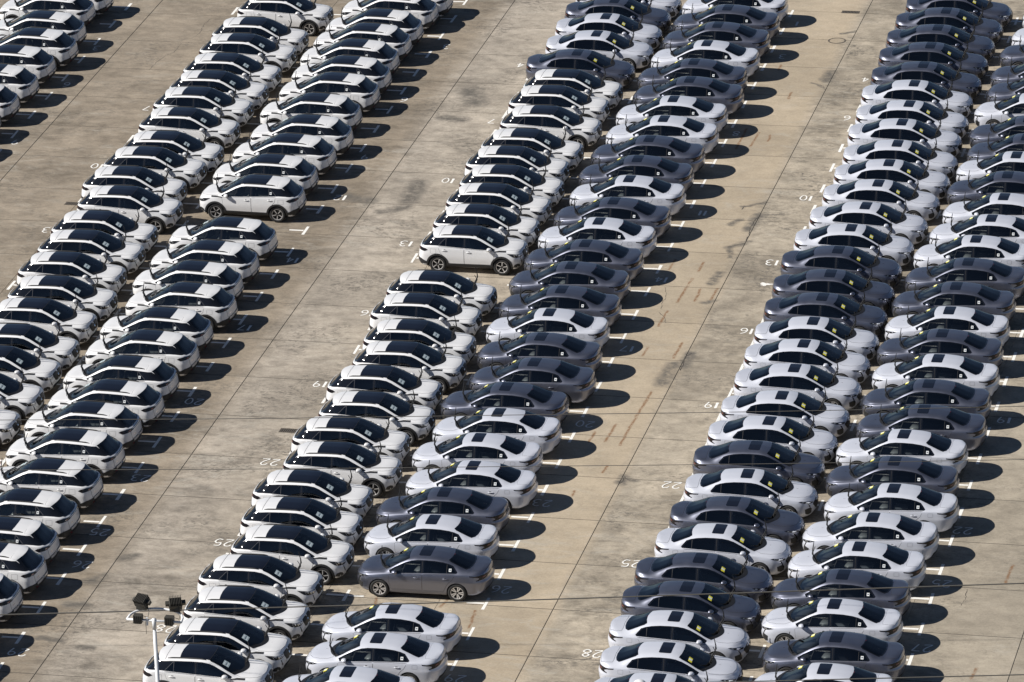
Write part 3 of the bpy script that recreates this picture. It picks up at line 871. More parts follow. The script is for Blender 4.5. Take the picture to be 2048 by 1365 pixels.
def add_handles(car, doors, spots):
    for (x, z), d_ in zip(spots, doors):
        for o, sgn in zip(d_, (1, -1)):
            p = car.surf(x, z); b_ = MB()
            b_.ball((p.x, p.y+0.018, p.z), (0.105, 0.020, 0.018), 12, 8)
            b_.ball((p.x+0.02, p.y+0.002, p.z+0.018), (0.045, 0.008, 0.022), 10, 6, 1)
            for q in b_.v: q.y *= sgn
            me = b_.mesh('handle', [car.paint, M['seam']], True)
            if sgn < 0: me.flip_normals()
            obj('handle', me, o)

def arc_top(body, k, x0, x1, m_, n=10):
    return [(x0+(x1-x0)*i/n, 0.7, body.Z[k](x0+(x1-x0)*i/n)-m_) for i in range(n+1)]

# ---- crossover
def build_crossover(paint):
    L = []
    def ln(W, Z, xf, xr, **k): L.append(dict(W=W, Z=Z, xf=xf, xr=xr, **k))
    ln([(0, 0)], [(-2.2, .34), (-1.8, .26), (1.8, .24), (2.0, .28)], 1.96, -2.06)
    ln([(-2, .76), (0, .79), (2, .74)], [(-2.2, .36), (-1.8, .26), (1.7, .25), (2.0, .28)], 1.98, -2.08)
    ln([(-2, .84), (-1.3, .87), (0, .85), (1.3, .87), (2, .82)], [(-2.2, .44), (-1.8, .36), (1.7, .34), (2.0, .37)], 2.06, -2.15)
    ln([(-2, .86), (-1.3, .885), (-.6, .872), (.6, .872), (1.3, .885), (2, .84)], [(-2.2, .56), (0, .46), (2.0, .48)], 2.10, -2.16)
    ln([(-2, .86), (-1.3, .892), (-.3, .885), (1.3, .89), (2, .835)], [(-2.2, .72), (0, .66), (2.0, .62)], 2.11, -2.14)
    ln([(-2, .83), (-1.3, .875), (0, .868), (1.3, .865), (2, .80)], [(-2.2, .86), (-1.3, .90), (0, .85), (1.2, .84), (2.0, .74)], 2.10, -2.12)
    ln([(-2, .78), (-1.6, .83), (-1, .85), (0, .85), (1, .85), (1.8, .80)], [(-2.15, .94), (-1.9, 1.02), (-1.4, 1.075), (-1, 1.06), (0, 1.01), (1.0, .965), (1.5, .925), (1.95, .84), (2.05, .79)], 2.08, -2.10, cf=1.72, cr=-1.68)
    ln([(-2, .73), (-1.6, .79), (-1, .82), (0, .825), (1, .83), (1.4, .81), (1.8, .77)], [(-2.1, .965), (-1.9, 1.05), (-1.4, 1.105), (-1, 1.09), (0, 1.04), (1.0, .995), (1.5, .96), (1.95, .875), (2.05, .83)], 2.06, -2.09, cf=1.70, cr=-1.68)
    z8 = [(-2.06, .99), (-1.92, 1.05), (-1.65, 1.24), (-1.45, 1.385), (-1.3, 1.425), (-1.0, 1.45), (-.5, 1.475), (-.05, 1.48), (.2, 1.455), (.45, 1.37), (.8, 1.19), (1.05, 1.055), (1.2, 1.005), (1.45, .99), (1.8, .95), (1.98, .88), (2.04, .85)]
    ln([(-2.0, .62), (-1.6, .60), (-1.2, .615), (-.5, .625), (0, .63), (.3, .64), (.7, .69), (1.0, .735), (1.25, .755), (1.8, .70)], z8, 2.04, -2.07, cf=1.70, cr=-1.70)
    z10 = [(-2.05, 1.0), (-1.95, 1.055), (-1.72, 1.29), (-1.58, 1.43), (-1.5, 1.46), (-1.2, 1.50), (-.6, 1.535), (-.1, 1.54), (.2, 1.52), (.5, 1.43), (.8, 1.285), (1.1, 1.125), (1.25, 1.055), (1.4, 1.035), (1.7, 1.01), (1.95, .95), (2.02, .89)]
    e8, e10 = pch(z8), pch(z10)
    z9 = [(x, e8(x)+(0.72 if x < 1.2 else 0.93)*(e10(x)-e8(x))) for x in [-2.05, -1.95, -1.8, -1.65, -1.5, -1.35, -1.2, -.9, -.6, -.3, -.05, .2, .35, .5, .65, .8, .95, 1.1, 1.25, 1.4, 1.7, 1.9, 2.02]]
    ln([(-2.0, .40), (-1.2, .42), (0, .43), (.7, .46), (1.2, .50), (1.8, .46)], z9, 2.03, -2.06, cf=1.70, cr=-1.70)
    ln([(0, 0)], z10, 2.02, -2.05, cf=1.70, cr=-1.70)
    B = Body(L, 1.62, -1.70, nf=2.7, nr=2.9)
    c = Car('crossover', B, M[paint]); P = M[paint]
    AX = (1.29, -1.285); ZC = 0.35
    W8 = B.W[8]; Z8 = B.Z[8]; Z7 = B.Z[7]
    belt = lambda x: Z7(x)+0.005
    # dark greenhouse surround, windows on top of it
    xs = [1.04, .85, .65, .45, .25, .0, -.4, -.8, -1.1, -1.3]
    top = [(x, .7, Z8(x)-(0.045 if x < .8 else 0.03)) for x in xs]
    low = [(x, .8, belt(x)) for x in (-1.35, -1.0, -.6, -.2, .2, .6, .98)]
    CUTS = []
    def win(name, x0, x1, tm, lm, mat=M['glass_dark'], slant=0.0):
        n = 7
        tp = [(x0+(x1-x0)*i/n, .7, Z8(x0+(x1-x0)*i/n)-tm) for i in range(n+1)]
        bt = [(x1+slant+(x0-x1-slant)*i/n, .8, belt(x1+slant+(x0-x1-slant)*i/n)+lm) for i in range(n+1)]
        pts = [p for p in tp if p[2] > belt(p[0])+lm+0.01]+bt; CUTS.append(pts)
        return c.panel(name, pts, 'left', mat, 0.007, mirror=True, hole=0.02)
    win('front_window', .93, -.14, .075, .02, M['glass'])
    win('rear_side_window', -.26, -.93, .075, .02)
    qp = [(-.965, .7, Z8(-.965)-.08), (-1.19, .7, belt(-1.19)+.03), (-.965, .7, belt(-.965)+.02)]; CUTS.append(qp)
    c.panel('quarter_window', qp, 'left', M['glass_dark'], 0.007, mirror=True, hole=0.03)
    c.panel('window_surround', top+[(-1.45, .7, Z8(-1.45)-.012), (-1.6, .7, Z8(-1.6)-.008), (-1.75, .7, Z8(-1.75)-.006), (-1.88, .7, Z8(-1.88)-.006), (-1.80, .7, 1.075), (-1.6, .7, belt(-1.6))]+low, 'left', M['gloss'], 0.0055, mirror=True, cuts=CUTS, step=0.04)
    for x in (-.20, -.945): c.outline([(x, .7, Z8(x)-.06), (x, .8, belt(x)+.01)], 'left', 0.010, 0.0095, True, closed=False, name='window_divider', mat=M['divider' if x < -.5 else 'seam'])
    c.outline([(-.96, .7, Z8(-.96)-.06), (-1.24, .8, belt(-1.24)+.02)], 'left', 0.010, 0.0095, True, closed=False, name='window_divider', mat=M['divider'])
    # glass sticker on the driver's side quarter window
    c.panel('window_sticker', [(-.985, .7, 1.16), (-1.07, .7, 1.16), (-1.07, .7, 1.25), (-.985, .7, 1.25)], 'left', M['paper'], 0.010)
    c.panel('sticker_print', [(-1.005, .7, 1.19), (-1.05, .7, 1.19), (-1.05, .7, 1.225), (-1.005, .7, 1.225)], 'left', M['ink'], 0.0125)
    # windscreen, cowl, roof
    wbase = lambda y: 1.28-0.30*(y/0.70)**2
    ys = [-.68+1.36*i/12 for i in range(13)]
    side = [(x, W8(x)-.035) for x in (.85, .7, .55, .4, .28)]
    ws = [(wbase(y), y, 0) for y in ys]+[(x, y, 0) for x, y in side]+[(.22, .54, 0), (.25, .3, 0), (.26, 0, 0), (.25, -.3, 0), (.22, -.54, 0)]+[(x, -y, 0) for x, y in side[::-1]]
    c.panel('windscreen', ws, 'top', M['glass_clear'], 0.005, hole=0.05)
    c.panel('cowl', [(wbase(y)+0.11-0.05*abs(y), y, 0) for y in ys]+[(wbase(y)-0.045, y, 0) for y in ys[::-1]], 'top', M['cowl'], 0.012)
    c.panel('panoramic_roof', [(.24, -.56, 0), (.27, -.3, 0), (.28, 0, 0), (.27, .3, 0), (.24, .56, 0), (-.4, .565, 0), (-.77, .56, 0), (-.80, .3, 0), (-.81, 0, 0), (-.80, -.3, 0), (-.77, -.56, 0), (-.4, -.565, 0)], 'top', M['roofglass'], 0.008)
    c.outline([(.235, -.56, 0), (.262, -.3, 0), (.272, 0, 0), (.262, .3, 0), (.235, .56, 0)], 'top', 0.012, 0.0105, closed=False, name='roof_seam', mat=M['trim'])
    c.panel('windscreen_paper', [(.84, -.52, 0), (.64, -.49, 0), (.64, -.23, 0), (.84, -.25, 0)], 'top', M['paper_blue'], 0.0085)
    for i in range(3): c.panel('paper_print', [(.805-.055*i, -.48, 0), (.783-.055*i, -.48, 0), (.783-.055*i, -.28, 0), (.805-.055*i, -.28, 0)], 'top', M['ink'] if i == 1 else M['paper'], 0.0105)
    mh = c.top_at(.36, 0); mb = MB(); mb.box((.38, 0, mh.z-.10), (.06, .24, .08)); mb.build('rear_view_mirror', M['trim'], c.root)
    # rear window and spoiler
    rs = [(-1.60, .50), (-1.75, .54), (-1.88, .56)]
    c.panel('tailgate_surround', [(-1.44, -.585, 0), (-1.52, 0, 0), (-1.44, .585, 0), (-1.7, .635, 0), (-1.84, .66, 0), (-1.95, .60, 0), (-2.02, .3, 0), (-2.03, 0, 0), (-2.02, -.3, 0), (-1.95, -.60, 0), (-1.84, -.66, 0), (-1.7, -.635, 0)], 'top', M['gloss'], 0.007, step=0.04, cuts=[[(-1.53, -.48, 0), (-1.57, 0, 0), (-1.53, .48, 0), (-1.78, .56, 0), (-1.87, .52, 0), (-1.955, 0, 0), (-1.87, -.52, 0), (-1.78, -.56, 0)]])
    c.panel('rear_window', [(-1.53, -.48, 0), (-1.57, 0, 0), (-1.53, .48, 0), (-1.78, .56, 0), (-1.87, .52, 0), (-1.955, 0, 0), (-1.87, -.52, 0), (-1.78, -.56, 0)], 'top', M['glass_dark'], 0.011, hole=0.03, step=0.05)
    sp = MB(); n = 12; v = []; f = []
    for i in range(n+1):
        y = -.60+1.2*i/n; a = (y/.60)**2
        z0 = c.top_at(-1.27, y).z; xe = -1.60+.14*a
        v += [(-1.26, y, z0+.010), (-1.42, y, c.top_at(-1.42, y).z+.026), (xe, y, 1.462-.06*a), (xe+.006, y, 1.436-.06*a), (-1.46, y, 1.40-.05*a)]
    for i in range(n):
        for k in range(4): f.append((i*5+k, (i+1)*5+k, (i+1)*5+k+1, i*5+k+1))
    f.append((0, 1, 2, 3, 4)); f.append(tuple(n*5+k for k in (4, 3, 2, 1, 0)))
    sp.add(v, f); me = sp.mesh('spoiler', P); smooth_by_angle(me, 40); obj('spoiler', me, c.root)
    c.outline([(-1.255, -.60, 0), (-1.265, 0, 0), (-1.255, .60, 0)], 'top', 0.012, 0.003, closed=False, name='spoiler_gap')
    # roof rails
    for sgn in (1, -1):
        pts = []
        for i in range(11):
            x = .12-1.30*i/10; p = c.top_at(x, W8(x)-.045); lift = .014*min(1, i/1.0, (10-i)/1.0)+.006
            pts.append((x, sgn*(W8(x)-.045), p.z+lift))
        rl = MB(); rl.tube(pts, [.012]+[.021]*9+[.012], 7); rl.build('roof_rail', M['trim'], c.root, True)
    # doors
    fd = [(1.0, .8, .93), (.96, .8, .70), (.93, .8, .44), (-.20, .8, .42), (-.20, .8, belt(-.2)-.02), (.4, .8, belt(.4)-.02), (.98, .8, belt(.98)-.03)]
    rd = [(-.22, .8, belt(-.22)-.02), (-.22, .8, .42), (-.86, .8, .42), (-.95, .8, .58), (-1.06, .8, .74), (-1.18, .8, .86), (-1.24, .8, belt(-1.24)-.025), (-.8, .8, belt(-.8)-.02)]
    c.outline(fd, 'left', 0.016, 0.0025, True); c.outline(rd, 'left', 0.016, 0.0025, True)
    d1 = c.panel('door', fd, 'left', P, 0.004, mirror=True, depth=0.006)
    d2 = c.panel('door', rd, 'left', P, 0.004, mirror=True, depth=0.006)
    add_handles(c, (d1, d2), ((-.02, .90), (-1.0, .94)))
    c.outline([(-1.34, .8, .98), (-1.34, .8, .80), (-1.56, .8, .80), (-1.56, .8, .98)], 'left', 0.006, 0.002, True, name='fuel_flap_gap', mat=M['softgap'])
    # bonnet
    bs = [(wbase(y)+.10, y, 0) for y in [-.64+1.28*i/8 for i in range(9)]]
    bn = bs+[(1.30, .70, 0), (1.60, .67, 0), (1.82, .57, 0), (1.93, .36, 0), (1.97, 0, 0), (1.93, -.36, 0), (1.82, -.57, 0), (1.60, -.67, 0), (1.30, -.70, 0)]
    c.outline(bn, 'top', 0.016, 0.002); c.panel('bonnet', bn, 'top', P, 0.004, depth=0.006)
    for sgn in (1, -1): c.outline([(1.25, sgn*.42, 0), (1.6, sgn*.40, 0), (1.88, sgn*.34, 0)], 'top', 0.012, 0.0055, closed=False, name='bonnet_crease', mat=P)
    c.outline([(1.46, .8, .975), (1.2, .8, .985), (1.0, .8, .975)], 'left', 0.030, 0.014, True, closed=False, name='fender_trim', mat=M['trim'])
    # front
    c.panel('grille', [(2, -.44, .80), (2, -.34, .62), (2, -.2, .575), (2, .2, .575), (2, .34, .62), (2, .44, .80), (2, .40, .86), (2, .2, .885), (2, -.2, .885), (2, -.40, .86)], 'front', M['grille'], 0.006)
    for i in range(6):
        z = .62+.042*i; w_ = .28+.016*i; c.outline([(2, -w_, z), (2, w_, z)], 'front', 0.010, 0.009, closed=False, name='grille_bar', mat=M['darkwheel'])
    c.panel('emblem', [(2, -.035, .70), (2, 0, .665), (2, .035, .70), (2, .045, .76), (2, 0, .80), (2, -.045, .76)], 'front', M['chrome'], 0.012)
    c.panel('number_plate_holder', [(2, -.24, .50), (2, .24, .50), (2, .24, .565), (2, -.24, .565)], 'front', M['paper'], 0.008)
    c.panel('lower_intake', [(2, -.42, .34), (2, .42, .34), (2, .50, .44), (2, .38, .48), (2, -.38, .48), (2, -.50, .44)], 'front', M['trim'], 0.007)
    hl = [(1.42+.10, .86, .905), (1.70, .80, .775), (1.84, .73, .735), (1.98, .58, .73), (2.03, .47, .775), (2.02, .46, .85), (1.90, .64, .865), (1.72, .77, .895)]
    h = c.panel('headlight', hl, 'fl', M['lamp_dark'], 0.006, mirror=True)
    for (hx, hz0, hz1) in ((1.78, .755, .85), (1.85, .75, .845), (1.91, .745, .84)):
        yy = {1.78: .755, 1.85: .70, 1.91: .64}[hx]
        a_ = c.panel('daylight_strip', [(hx, yy, hz0), (hx+.022, yy-.022, hz0), (hx-.012, yy+.01, hz1), (hx-.034, yy+.032, hz1)], 'fl', M['lamp_bright'], 0.009, mirror=True)
    c.panel('lamp_lens', [(1.955, .585, .765), (1.985, .535, .76), (1.99, .53, .82), (1.96, .58, .825)], 'fl', M['lamp_bright'], 0.009, mirror=True)
    c.panel('fang_light', [(1.955, .60, .70), (1.97, .575, .70), (2.01, .52, .50), (1.99, .545, .49)], 'fl', M['seam'], 0.007, mirror=True)
    c.panel('fang_chrome', [(1.99, .56, .585), (2.0, .548, .585), (2.015, .525, .52), (2.0, .54, .515)], 'fl', M['chrome'], 0.011, mirror=True)
    c.panel('side_intake', [(1.72, .82, .36), (1.78, .80, .47), (1.88, .73, .50), (1.94, .66, .47), (1.97, .60, .37), (1.90, .68, .31)], 'fl', M['trim'], 0.007, mirror=True)
    c.panel('front_lip', [(1.95, -.5, .27), (1.95, .5, .27), (1.95, .52, .325), (1.95, -.52, .325)], 'front', M['trim'], 0.006)
    # rear
    c.panel('rear_bumper', [(-2.1, -.80, .33), (-2.1, .80, .33), (-2.1, .80, .56), (-2.1, .5, .60), (-2.1, -.5, .60), (-2.1, -.80, .56)], 'rear', M['trim'], 0.014)
    c.panel('skid_plate', [(-2.2, -.50, .52), (-2.2, .50, .52), (-2.2, .50, .595), (-2.2, -.50, .595)], 'rear', M['alloy'], 0.024)
    c.panel('bumper_corner', [(-1.70, .86, .36), (-1.72, .86, .46), (-1.95, .83, .56), (-2.1, .70, .58), (-2.2, .5, .58), (-2.2, .45, .36)], 'rl', M['trim'], 0.012, mirror=True)
    tl = [(-1.66, .85, .93), (-1.76, .83, .985), (-1.93, .74, 1.01), (-2.06, .55, .985), (-2.09, .42, .985), (-2.11, .40, .92), (-2.06, .62, .895), (-1.92, .78, .88), (-1.78, .83, .87)]
    tlo = c.panel('tail_light', tl, 'rl', M['tail_dark'], 0.007, mirror=True)
    c.panel('red_lens', [(-1.985, .69, .915), (-2.045, .60, .915), (-2.05, .58, .955), (-1.99, .67, .96)], 'rl', M['tail_red'], 0.011, mirror=True)
    c.panel('light_bar', [(-2.1, -.46, .93), (-2.1, .46, .93), (-2.1, .46, .985), (-2.1, -.46, .985)], 'rear', M['tail_dark'], 0.006)
    c.panel('reflector', [(-2.16, .64, .42), (-2.2, .55, .42), (-2.2, .55, .46), (-2.16, .64, .46)], 'rl', M['tail_red'], 0.02, mirror=True)
    c.outline([(-2.1, -.60, .92), (-2.1, -.58, .62), (-2.1, .58, .62), (-2.1, .60, .92)], 'rear', 0.014, 0.002, closed=False, name='tailgate_gap')
    c.panel('badge', [(-2.1, .30, .74), (-2.1, .46, .74), (-2.1, .46, .765), (-2.1, .30, .765)], 'rear', M['chrome'], 0.006)
    # cladding
    c.panel('sill', [(.98, .8, .28), (.95, .8, .42), (-.92, .8, .42), (-.95, .8, .28)], 'left', M['trim'], 0.012, mirror=True)
    for ax in AX:
        pts = []
        n = 16
        for i in range(n+1):
            a = math.pi*(-.05+1.10*i/n); pts.append((ax+.452*math.cos(a), .88, max(.27, ZC+.452*math.sin(a))))
        for i in range(n+1):
            a = math.pi*(1.05-1.10*i/n); pts.append((ax+.378*math.cos(a), .88, max(.27, ZC+.378*math.sin(a))))
        c.panel('arch_cladding', pts, 'left', M['trim'], 0.016, mirror=True, step=0.05)
    c.finish_shell(AX, .385, ZC, P)
    add_liners(c, AX, .395, ZC, .86, .50)
    add_wheels(c, AX, .35, .232, .215, .765, 'suv')
    add_mirror(c, .80, 1.06, .81, P)
    add_wiper(c, 1.16, .50, c.top_at(1.16, .50).z)
    add_interior(c, .12, -.82, .58, .985, .92, .70, .34, .55)
    return c.root

# ---- sedan
def build_sedan(paint):
    L = []
    def ln(W, Z, xf, xr, **k): L.append(dict(W=W, Z=Z, xf=xf, xr=xr, **k))
    ln([(0, 0)], [(-2.4, .33), (-1.9, .22), (1.9, .19), (2.15, .22)], 2.12, -2.36)
    ln([(-2.2, .74), (0, .79), (2.1, .74)], [(-2.4, .34), (-1.9, .22), (1.8, .19), (2.15, .22)], 2.14, -2.38)
    ln([(-2.2, .82), (-1.36, .875), (0, .86), (1.36, .875), (2.1, .80)], [(-2.4, .42), (-1.9, .31), (1.8, .28), (2.15, .30)], 2.20, -2.44)
    ln([(-2.2, .85), (-1.36, .90), (-.6, .885), (.6, .885), (1.36, .90), (2.1, .82)], [(-2.4, .56), (0, .44), (2.15, .42)], 2.24, -2.46)
    ln([(-2.2, .86), (-1.36, .907), (0, .90), (1.36, .903), (2.1, .82)], [(-2.4, .70), (0, .63), (2.2, .55)], 2.25, -2.47)
    ln([(-2.2, .84), (-1.36, .895), (0, .888), (1.36, .885), (2.1, .79)], [(-2.4, .80), (-1, .80), (0, .775), (1.3, .755), (2.2, .655)], 2.23, -2.43)
    ln([(-2.3, .78), (-1.9, .83), (-1.3, .865), (0, .865), (1, .862), (1.7, .81), (2, .74)], [(-2.4, .96), (-1.9, .975), (-1.35, .975), (0, .925), (1.0, .875), (1.6, .83), (2.05, .745), (2.2, .70)], 2.20, -2.42, cf=1.72, cr=-1.92)
    ln([(-2.3, .74), (-1.9, .785), (-1.4, .825), (0, .835), (1, .838), (1.4, .80), (2.0, .70)], [(-2.4, 1.01), (-1.9, 1.02), (-1.4, 1.01), (0, .955), (1.0, .905), (1.6, .86), (2.05, .77), (2.18, .725)], 2.18, -2.41, cf=1.72, cr=-1.92)
    z8 = [(-2.4, 1.045), (-2.1, 1.075), (-1.9, 1.07), (-1.7, 1.095), (-1.4, 1.20), (-1.1, 1.31), (-.8, 1.365), (-.4, 1.39), (0, 1.385), (.25, 1.35), (.5, 1.26), (.8, 1.105), (1.0, .995), (1.15, .94), (1.35, .915), (1.8, .865), (2.05, .795), (2.17, .74)]
    ln([(-2.3, .66), (-1.9, .69), (-1.5, .66), (-1.1, .605), (-.6, .59), (0, .60), (.3, .62), (.7, .675), (1.0, .725), (1.25, .745), (1.8, .68), (2.1, .58)], z8, 2.165, -2.40, cf=1.72, cr=-1.92)
    z10 = [(-2.40, 1.105), (-2.34, 1.12), (-2.1, 1.115), (-1.88, 1.115), (-1.7, 1.165), (-1.4, 1.285), (-1.15, 1.385), (-.8, 1.435), (-.4, 1.46), (0, 1.455), (.25, 1.425), (.5, 1.345), (.8, 1.20), (1.1, 1.05), (1.28, .975), (1.42, .96), (1.8, .915), (2.05, .845), (2.15, .77)]
    e8, e10 = pch(z8), pch(z10)
    z9 = [(x, e8(x)+(0.72 if x < 1.2 else 0.90)*(e10(x)-e8(x))) for x in [-2.39, -2.3, -2.1, -1.9, -1.7, -1.55, -1.4, -1.25, -1.1, -.8, -.4, 0, .2, .35, .5, .65, .8, .95, 1.1, 1.25, 1.4, 1.8, 2.0, 2.15]]
    ln([(-2.3, .44), (-1.9, .45), (-1.1, .41), (0, .41), (.7, .45), (1.25, .49), (1.8, .45), (2.1, .38)], z9, 2.155, -2.395, cf=1.72, cr=-1.92)
    ln([(0, 0)], z10, 2.15, -2.39, cf=1.72, cr=-1.92)
    B = Body(L, 1.62, -1.86, nf=2.35, nr=2.6)
    c = Car('sedan', B, M[paint]); P = M[paint]
    AX = (1.31, -1.40); ZC = .335
    W8, Z8, Z7 = B.W[8], B.Z[8], B.Z[7]
    belt = lambda x: Z7(x)+0.004
    xs = [.98, .8, .6, .4, .2, 0, -.3, -.6, -.9, -1.1, -1.25]
    top = [(x, .7, Z8(x)-(.030 if x < .8 else .022)) for x in xs]
    low = [(x, .8, belt(x)) for x in (-1.38, -1.1, -.7, -.3, .1, .5, .92)]
    CUTS = []
    def win(name, x0, x1, tm, lm, mat):
        n = 8
        tp = [(x0+(x1-x0)*i/n, .7, Z8(x0+(x1-x0)*i/n)-tm) for i in range(n+1)]
        bt = [(x1+(x0-x1)*i/n, .8, belt(x1+(x0-x1)*i/n)+lm) for i in range(n+1)]
        pts = [p for p in tp if p[2] > belt(p[0])+lm+.01]+bt; CUTS.append(pts)
        return c.panel(name, pts, 'left', mat, 0.007, mirror=True, hole=0.02)
    win('front_window', .88, -.13, .052, .018, M['glass'])
    win('rear_side_window', -.25, -1.03, .052, .018, M['glass_dark'])
    qp = [(-1.065, .7, Z8(-1.065)-.058), (-1.2, .7, Z8(-1.2)-.068), (-1.31, .75, 1.10), (-1.35, .75, belt(-1.35)+.03), (-1.065, .8, belt(-1.065)+.018)]; CUTS.append(qp)
    c.panel('window_surround', top+[(-1.36, .75, 1.115), (-1.42, .78, 1.05)]+low, 'left', M['gloss'], 0.0055, mirror=True, cuts=CUTS, step=0.04)
    c.panel('quarter_window', qp, 'left', M['glass_dark'], 0.007, mirror=True, hole=0.025)
    c.outline([(-1.045, .7, Z8(-1.045)-.06), (-1.045, .8, belt(-1.045)+.01)], 'left', 0.014, 0.0095, True, closed=False, name='window_divider', mat=M['trim'])
    c.outline([(-.19, .7, Z8(-.19)-.06), (-.19, .8, belt(-.19)+.01)], 'left', 0.012, 0.0095, True, closed=False, name='window_divider', mat=M['trim'])
    c.panel('window_sticker', [(-1.12, .7, 1.06), (-1.21, .7, 1.06), (-1.21, .7, 1.15), (-1.12, .7, 1.15)], 'left', M['paper'], 0.010)
    c.panel('sticker_print', [(-1.14, .7, 1.09), (-1.19, .7, 1.09), (-1.19, .7, 1.125), (-1.14, .7, 1.125)], 'left', M['ink'], 0.0125)
    wbase = lambda y: 1.30-0.30*(y/0.70)**2
    ys = [-.67+1.34*i/12 for i in range(13)]
    side = [(x, W8(x)-.035) for x in (.85, .7, .55, .4)]
    ws = [(wbase(y), y, 0) for y in ys]+[(x, y, 0) for x, y in side]+[(.28, .55, 0), (.33, .3, 0), (.345, 0, 0), (.33, -.3, 0), (.28, -.55, 0)]+[(x, -y, 0) for x, y in side[::-1]]
    c.panel('windscreen', ws, 'top', M['glass_clear'], 0.005, hole=0.05)
    c.panel('cowl', [(wbase(y)+0.10-0.05*abs(y), y, 0) for y in ys]+[(wbase(y)-0.05, y, 0) for y in ys[::-1]], 'top', M['cowl'], 0.012)
    c.panel('windscreen_sticker', [(.70, -.56, 0), (.58, -.53, 0), (.58, -.28, 0), (.70, -.31, 0)], 'top', M['yellow'], 0.0085)
    c.panel('sticker_centre', [(.695, -.47, 0), (.585, -.445, 0), (.585, -.365, 0), (.695, -.39, 0)], 'top', M['paper'], 0.0105)
    mh = c.top_at(.42, 0); mb = MB(); mb.box((.44, 0, mh.z-.10), (.06, .24, .08)); mb.build('rear_view_mirror', M['trim'], c.root)
    # rounded sunroof
    sr = []
    for cx, cy, a0 in ((-.06, .36, 0), (-.36, .36, 90), (-.36, -.36, 180), (-.06, -.36, 270)):
        for k in range(5):
            a = R(a0+90*k/4); sr.append((cx+.055*math.cos(a), cy+.055*math.sin(a), 0))
    c.panel('sunroof', sr, 'top', M['roofglass'], 0.005)
    rside = [(x, W8(x)-.05) for x in (-1.15, -1.35, -1.55, -1.70)]
    rw = [(-1.07, -.50, 0), (-1.13, -.25, 0), (-1.15, 0, 0), (-1.13, .25, 0), (-1.07, .50, 0)]+[(x, y, 0) for x, y in rside]+[(-1.80, .52, 0), (-1.855, .3, 0), (-1.875, 0, 0), (-1.855, -.3, 0), (-1.80, -.52, 0)]+[(x, -y, 0) for x, y in rside[::-1]]
    rw2 = [(-1.11+(p[0]+1.11)*.90-.03, p[1]*.93, 0) for p in rw]
    c.panel('rear_window_surround', rw, 'top', M['gloss'], 0.003, cuts=[rw2])
    c.panel('rear_window', rw2, 'top', M['glass_dark'], 0.006, hole=0.02)
    hb = c.top_at(-1.16, 0); MB().box((-1.175, 0, hb.z+.004), (.012, .10, .006)).build('brake_light', M['tail_red'], c.root)
    # doors
    fd = [(.98, .8, .84), (.96, .8, .60), (.90, .8, .36), (-.17, .8, .36), (-.19, .8, belt(-.19)-.02), (.4, .8, belt(.4)-.02), (.94, .8, belt(.94)-.03)]
    rd = [(-.21, .8, belt(-.2)-.02), (-.19, .8, .36), (-.92, .8, .36), (-1.0, .8, .52), (-1.10, .8, .68), (-1.24, .8, .80), (-1.34, .8, belt(-1.34)-.025), (-.8, .8, belt(-.8)-.02)]
    c.outline(fd, 'left', 0.015, 0.0025, True); c.outline(rd, 'left', 0.015, 0.0025, True)
    d1 = c.panel('door', fd, 'left', P, 0.004, mirror=True, depth=0.006); d2 = c.panel('door', rd, 'left', P, 0.004, mirror=True, depth=0.006)
    add_handles(c, (d1, d2), ((0.0, .81), (-1.02, .83)))
    for z in (.33,): c.outline([(.88, .8, z-.02), (-.6, .8, z-.02), (-.88, .8, z+.0)], 'left', 0.02, 0.006, True, closed=False, name='sill_crease', mat=P)
    c.outline([(-1.52, .8, .93), (-1.52, .8, .80), (-1.69, .8, .80), (-1.69, .8, .93)], 'left', 0.006, 0.002, True, name='fuel_flap_gap', mat=M['softgap'])
    # bonnet, boot
    bs = [(wbase(y)+.09, y, 0) for y in [-.62+1.24*i/8 for i in range(9)]]
    bn = bs+[(1.35, .70, 0), (1.65, .66, 0), (1.88, .55, 0), (2.02, .34, 0), (2.07, 0, 0), (2.02, -.34, 0), (1.88, -.55, 0), (1.65, -.66, 0), (1.35, -.70, 0)]
    c.outline(bn, 'top', 0.015, 0.002); c.panel('bonnet', bn, 'top', P, 0.004, depth=0.006)
    c.panel('emblem', [(2.10, -.035, 0), (2.135, -.03, 0), (2.135, .03, 0), (2.10, .035, 0)], 'top', M['chrome'], 0.007, step=0.03)
    bt = [(-1.90, -.46, 0), (-1.925, 0, 0), (-1.90, .46, 0), (-1.92, .62, 0), (-2.15, .62, 0), (-2.30, .52, 0), (-2.365, .25, 0), (-2.375, 0, 0), (-2.365, -.25, 0), (-2.30, -.52, 0), (-2.15, -.62, 0), (-1.92, -.62, 0)]
    c.outline(bt, 'top', 0.015, 0.002); c.panel('boot_lid', bt, 'top', P, 0.004, depth=0.006)
    # front
    c.panel('grille', [(2.2, -.50, .60), (2.2, -.36, .44), (2.2, -.15, .37), (2.2, .15, .37), (2.2, .36, .44), (2.2, .50, .60), (2.2, .46, .66), (2.2, .2, .705), (2.2, -.2, .705), (2.2, -.46, .66)], 'front', M['grille'], 0.006)
    for i in range(6):
        z = .43+.042*i; w_ = .24+.04*i; c.outline([(2.2, -w_, z), (2.2, w_, z)], 'front', 0.010, 0.009, closed=False, name='grille_bar', mat=M['darkwheel'])
    c.panel('front_emblem', [(2.2, -.045, .57), (2.2, 0, .53), (2.2, .045, .57), (2.2, .045, .64), (2.2, -.045, .64)], 'front', M['chrome'], 0.012)
    c.panel('lower_intake', [(2.2, -.46, .23), (2.2, .46, .23), (2.2, .40, .31), (2.2, -.40, .31)], 'front', M['trim'], 0.007)
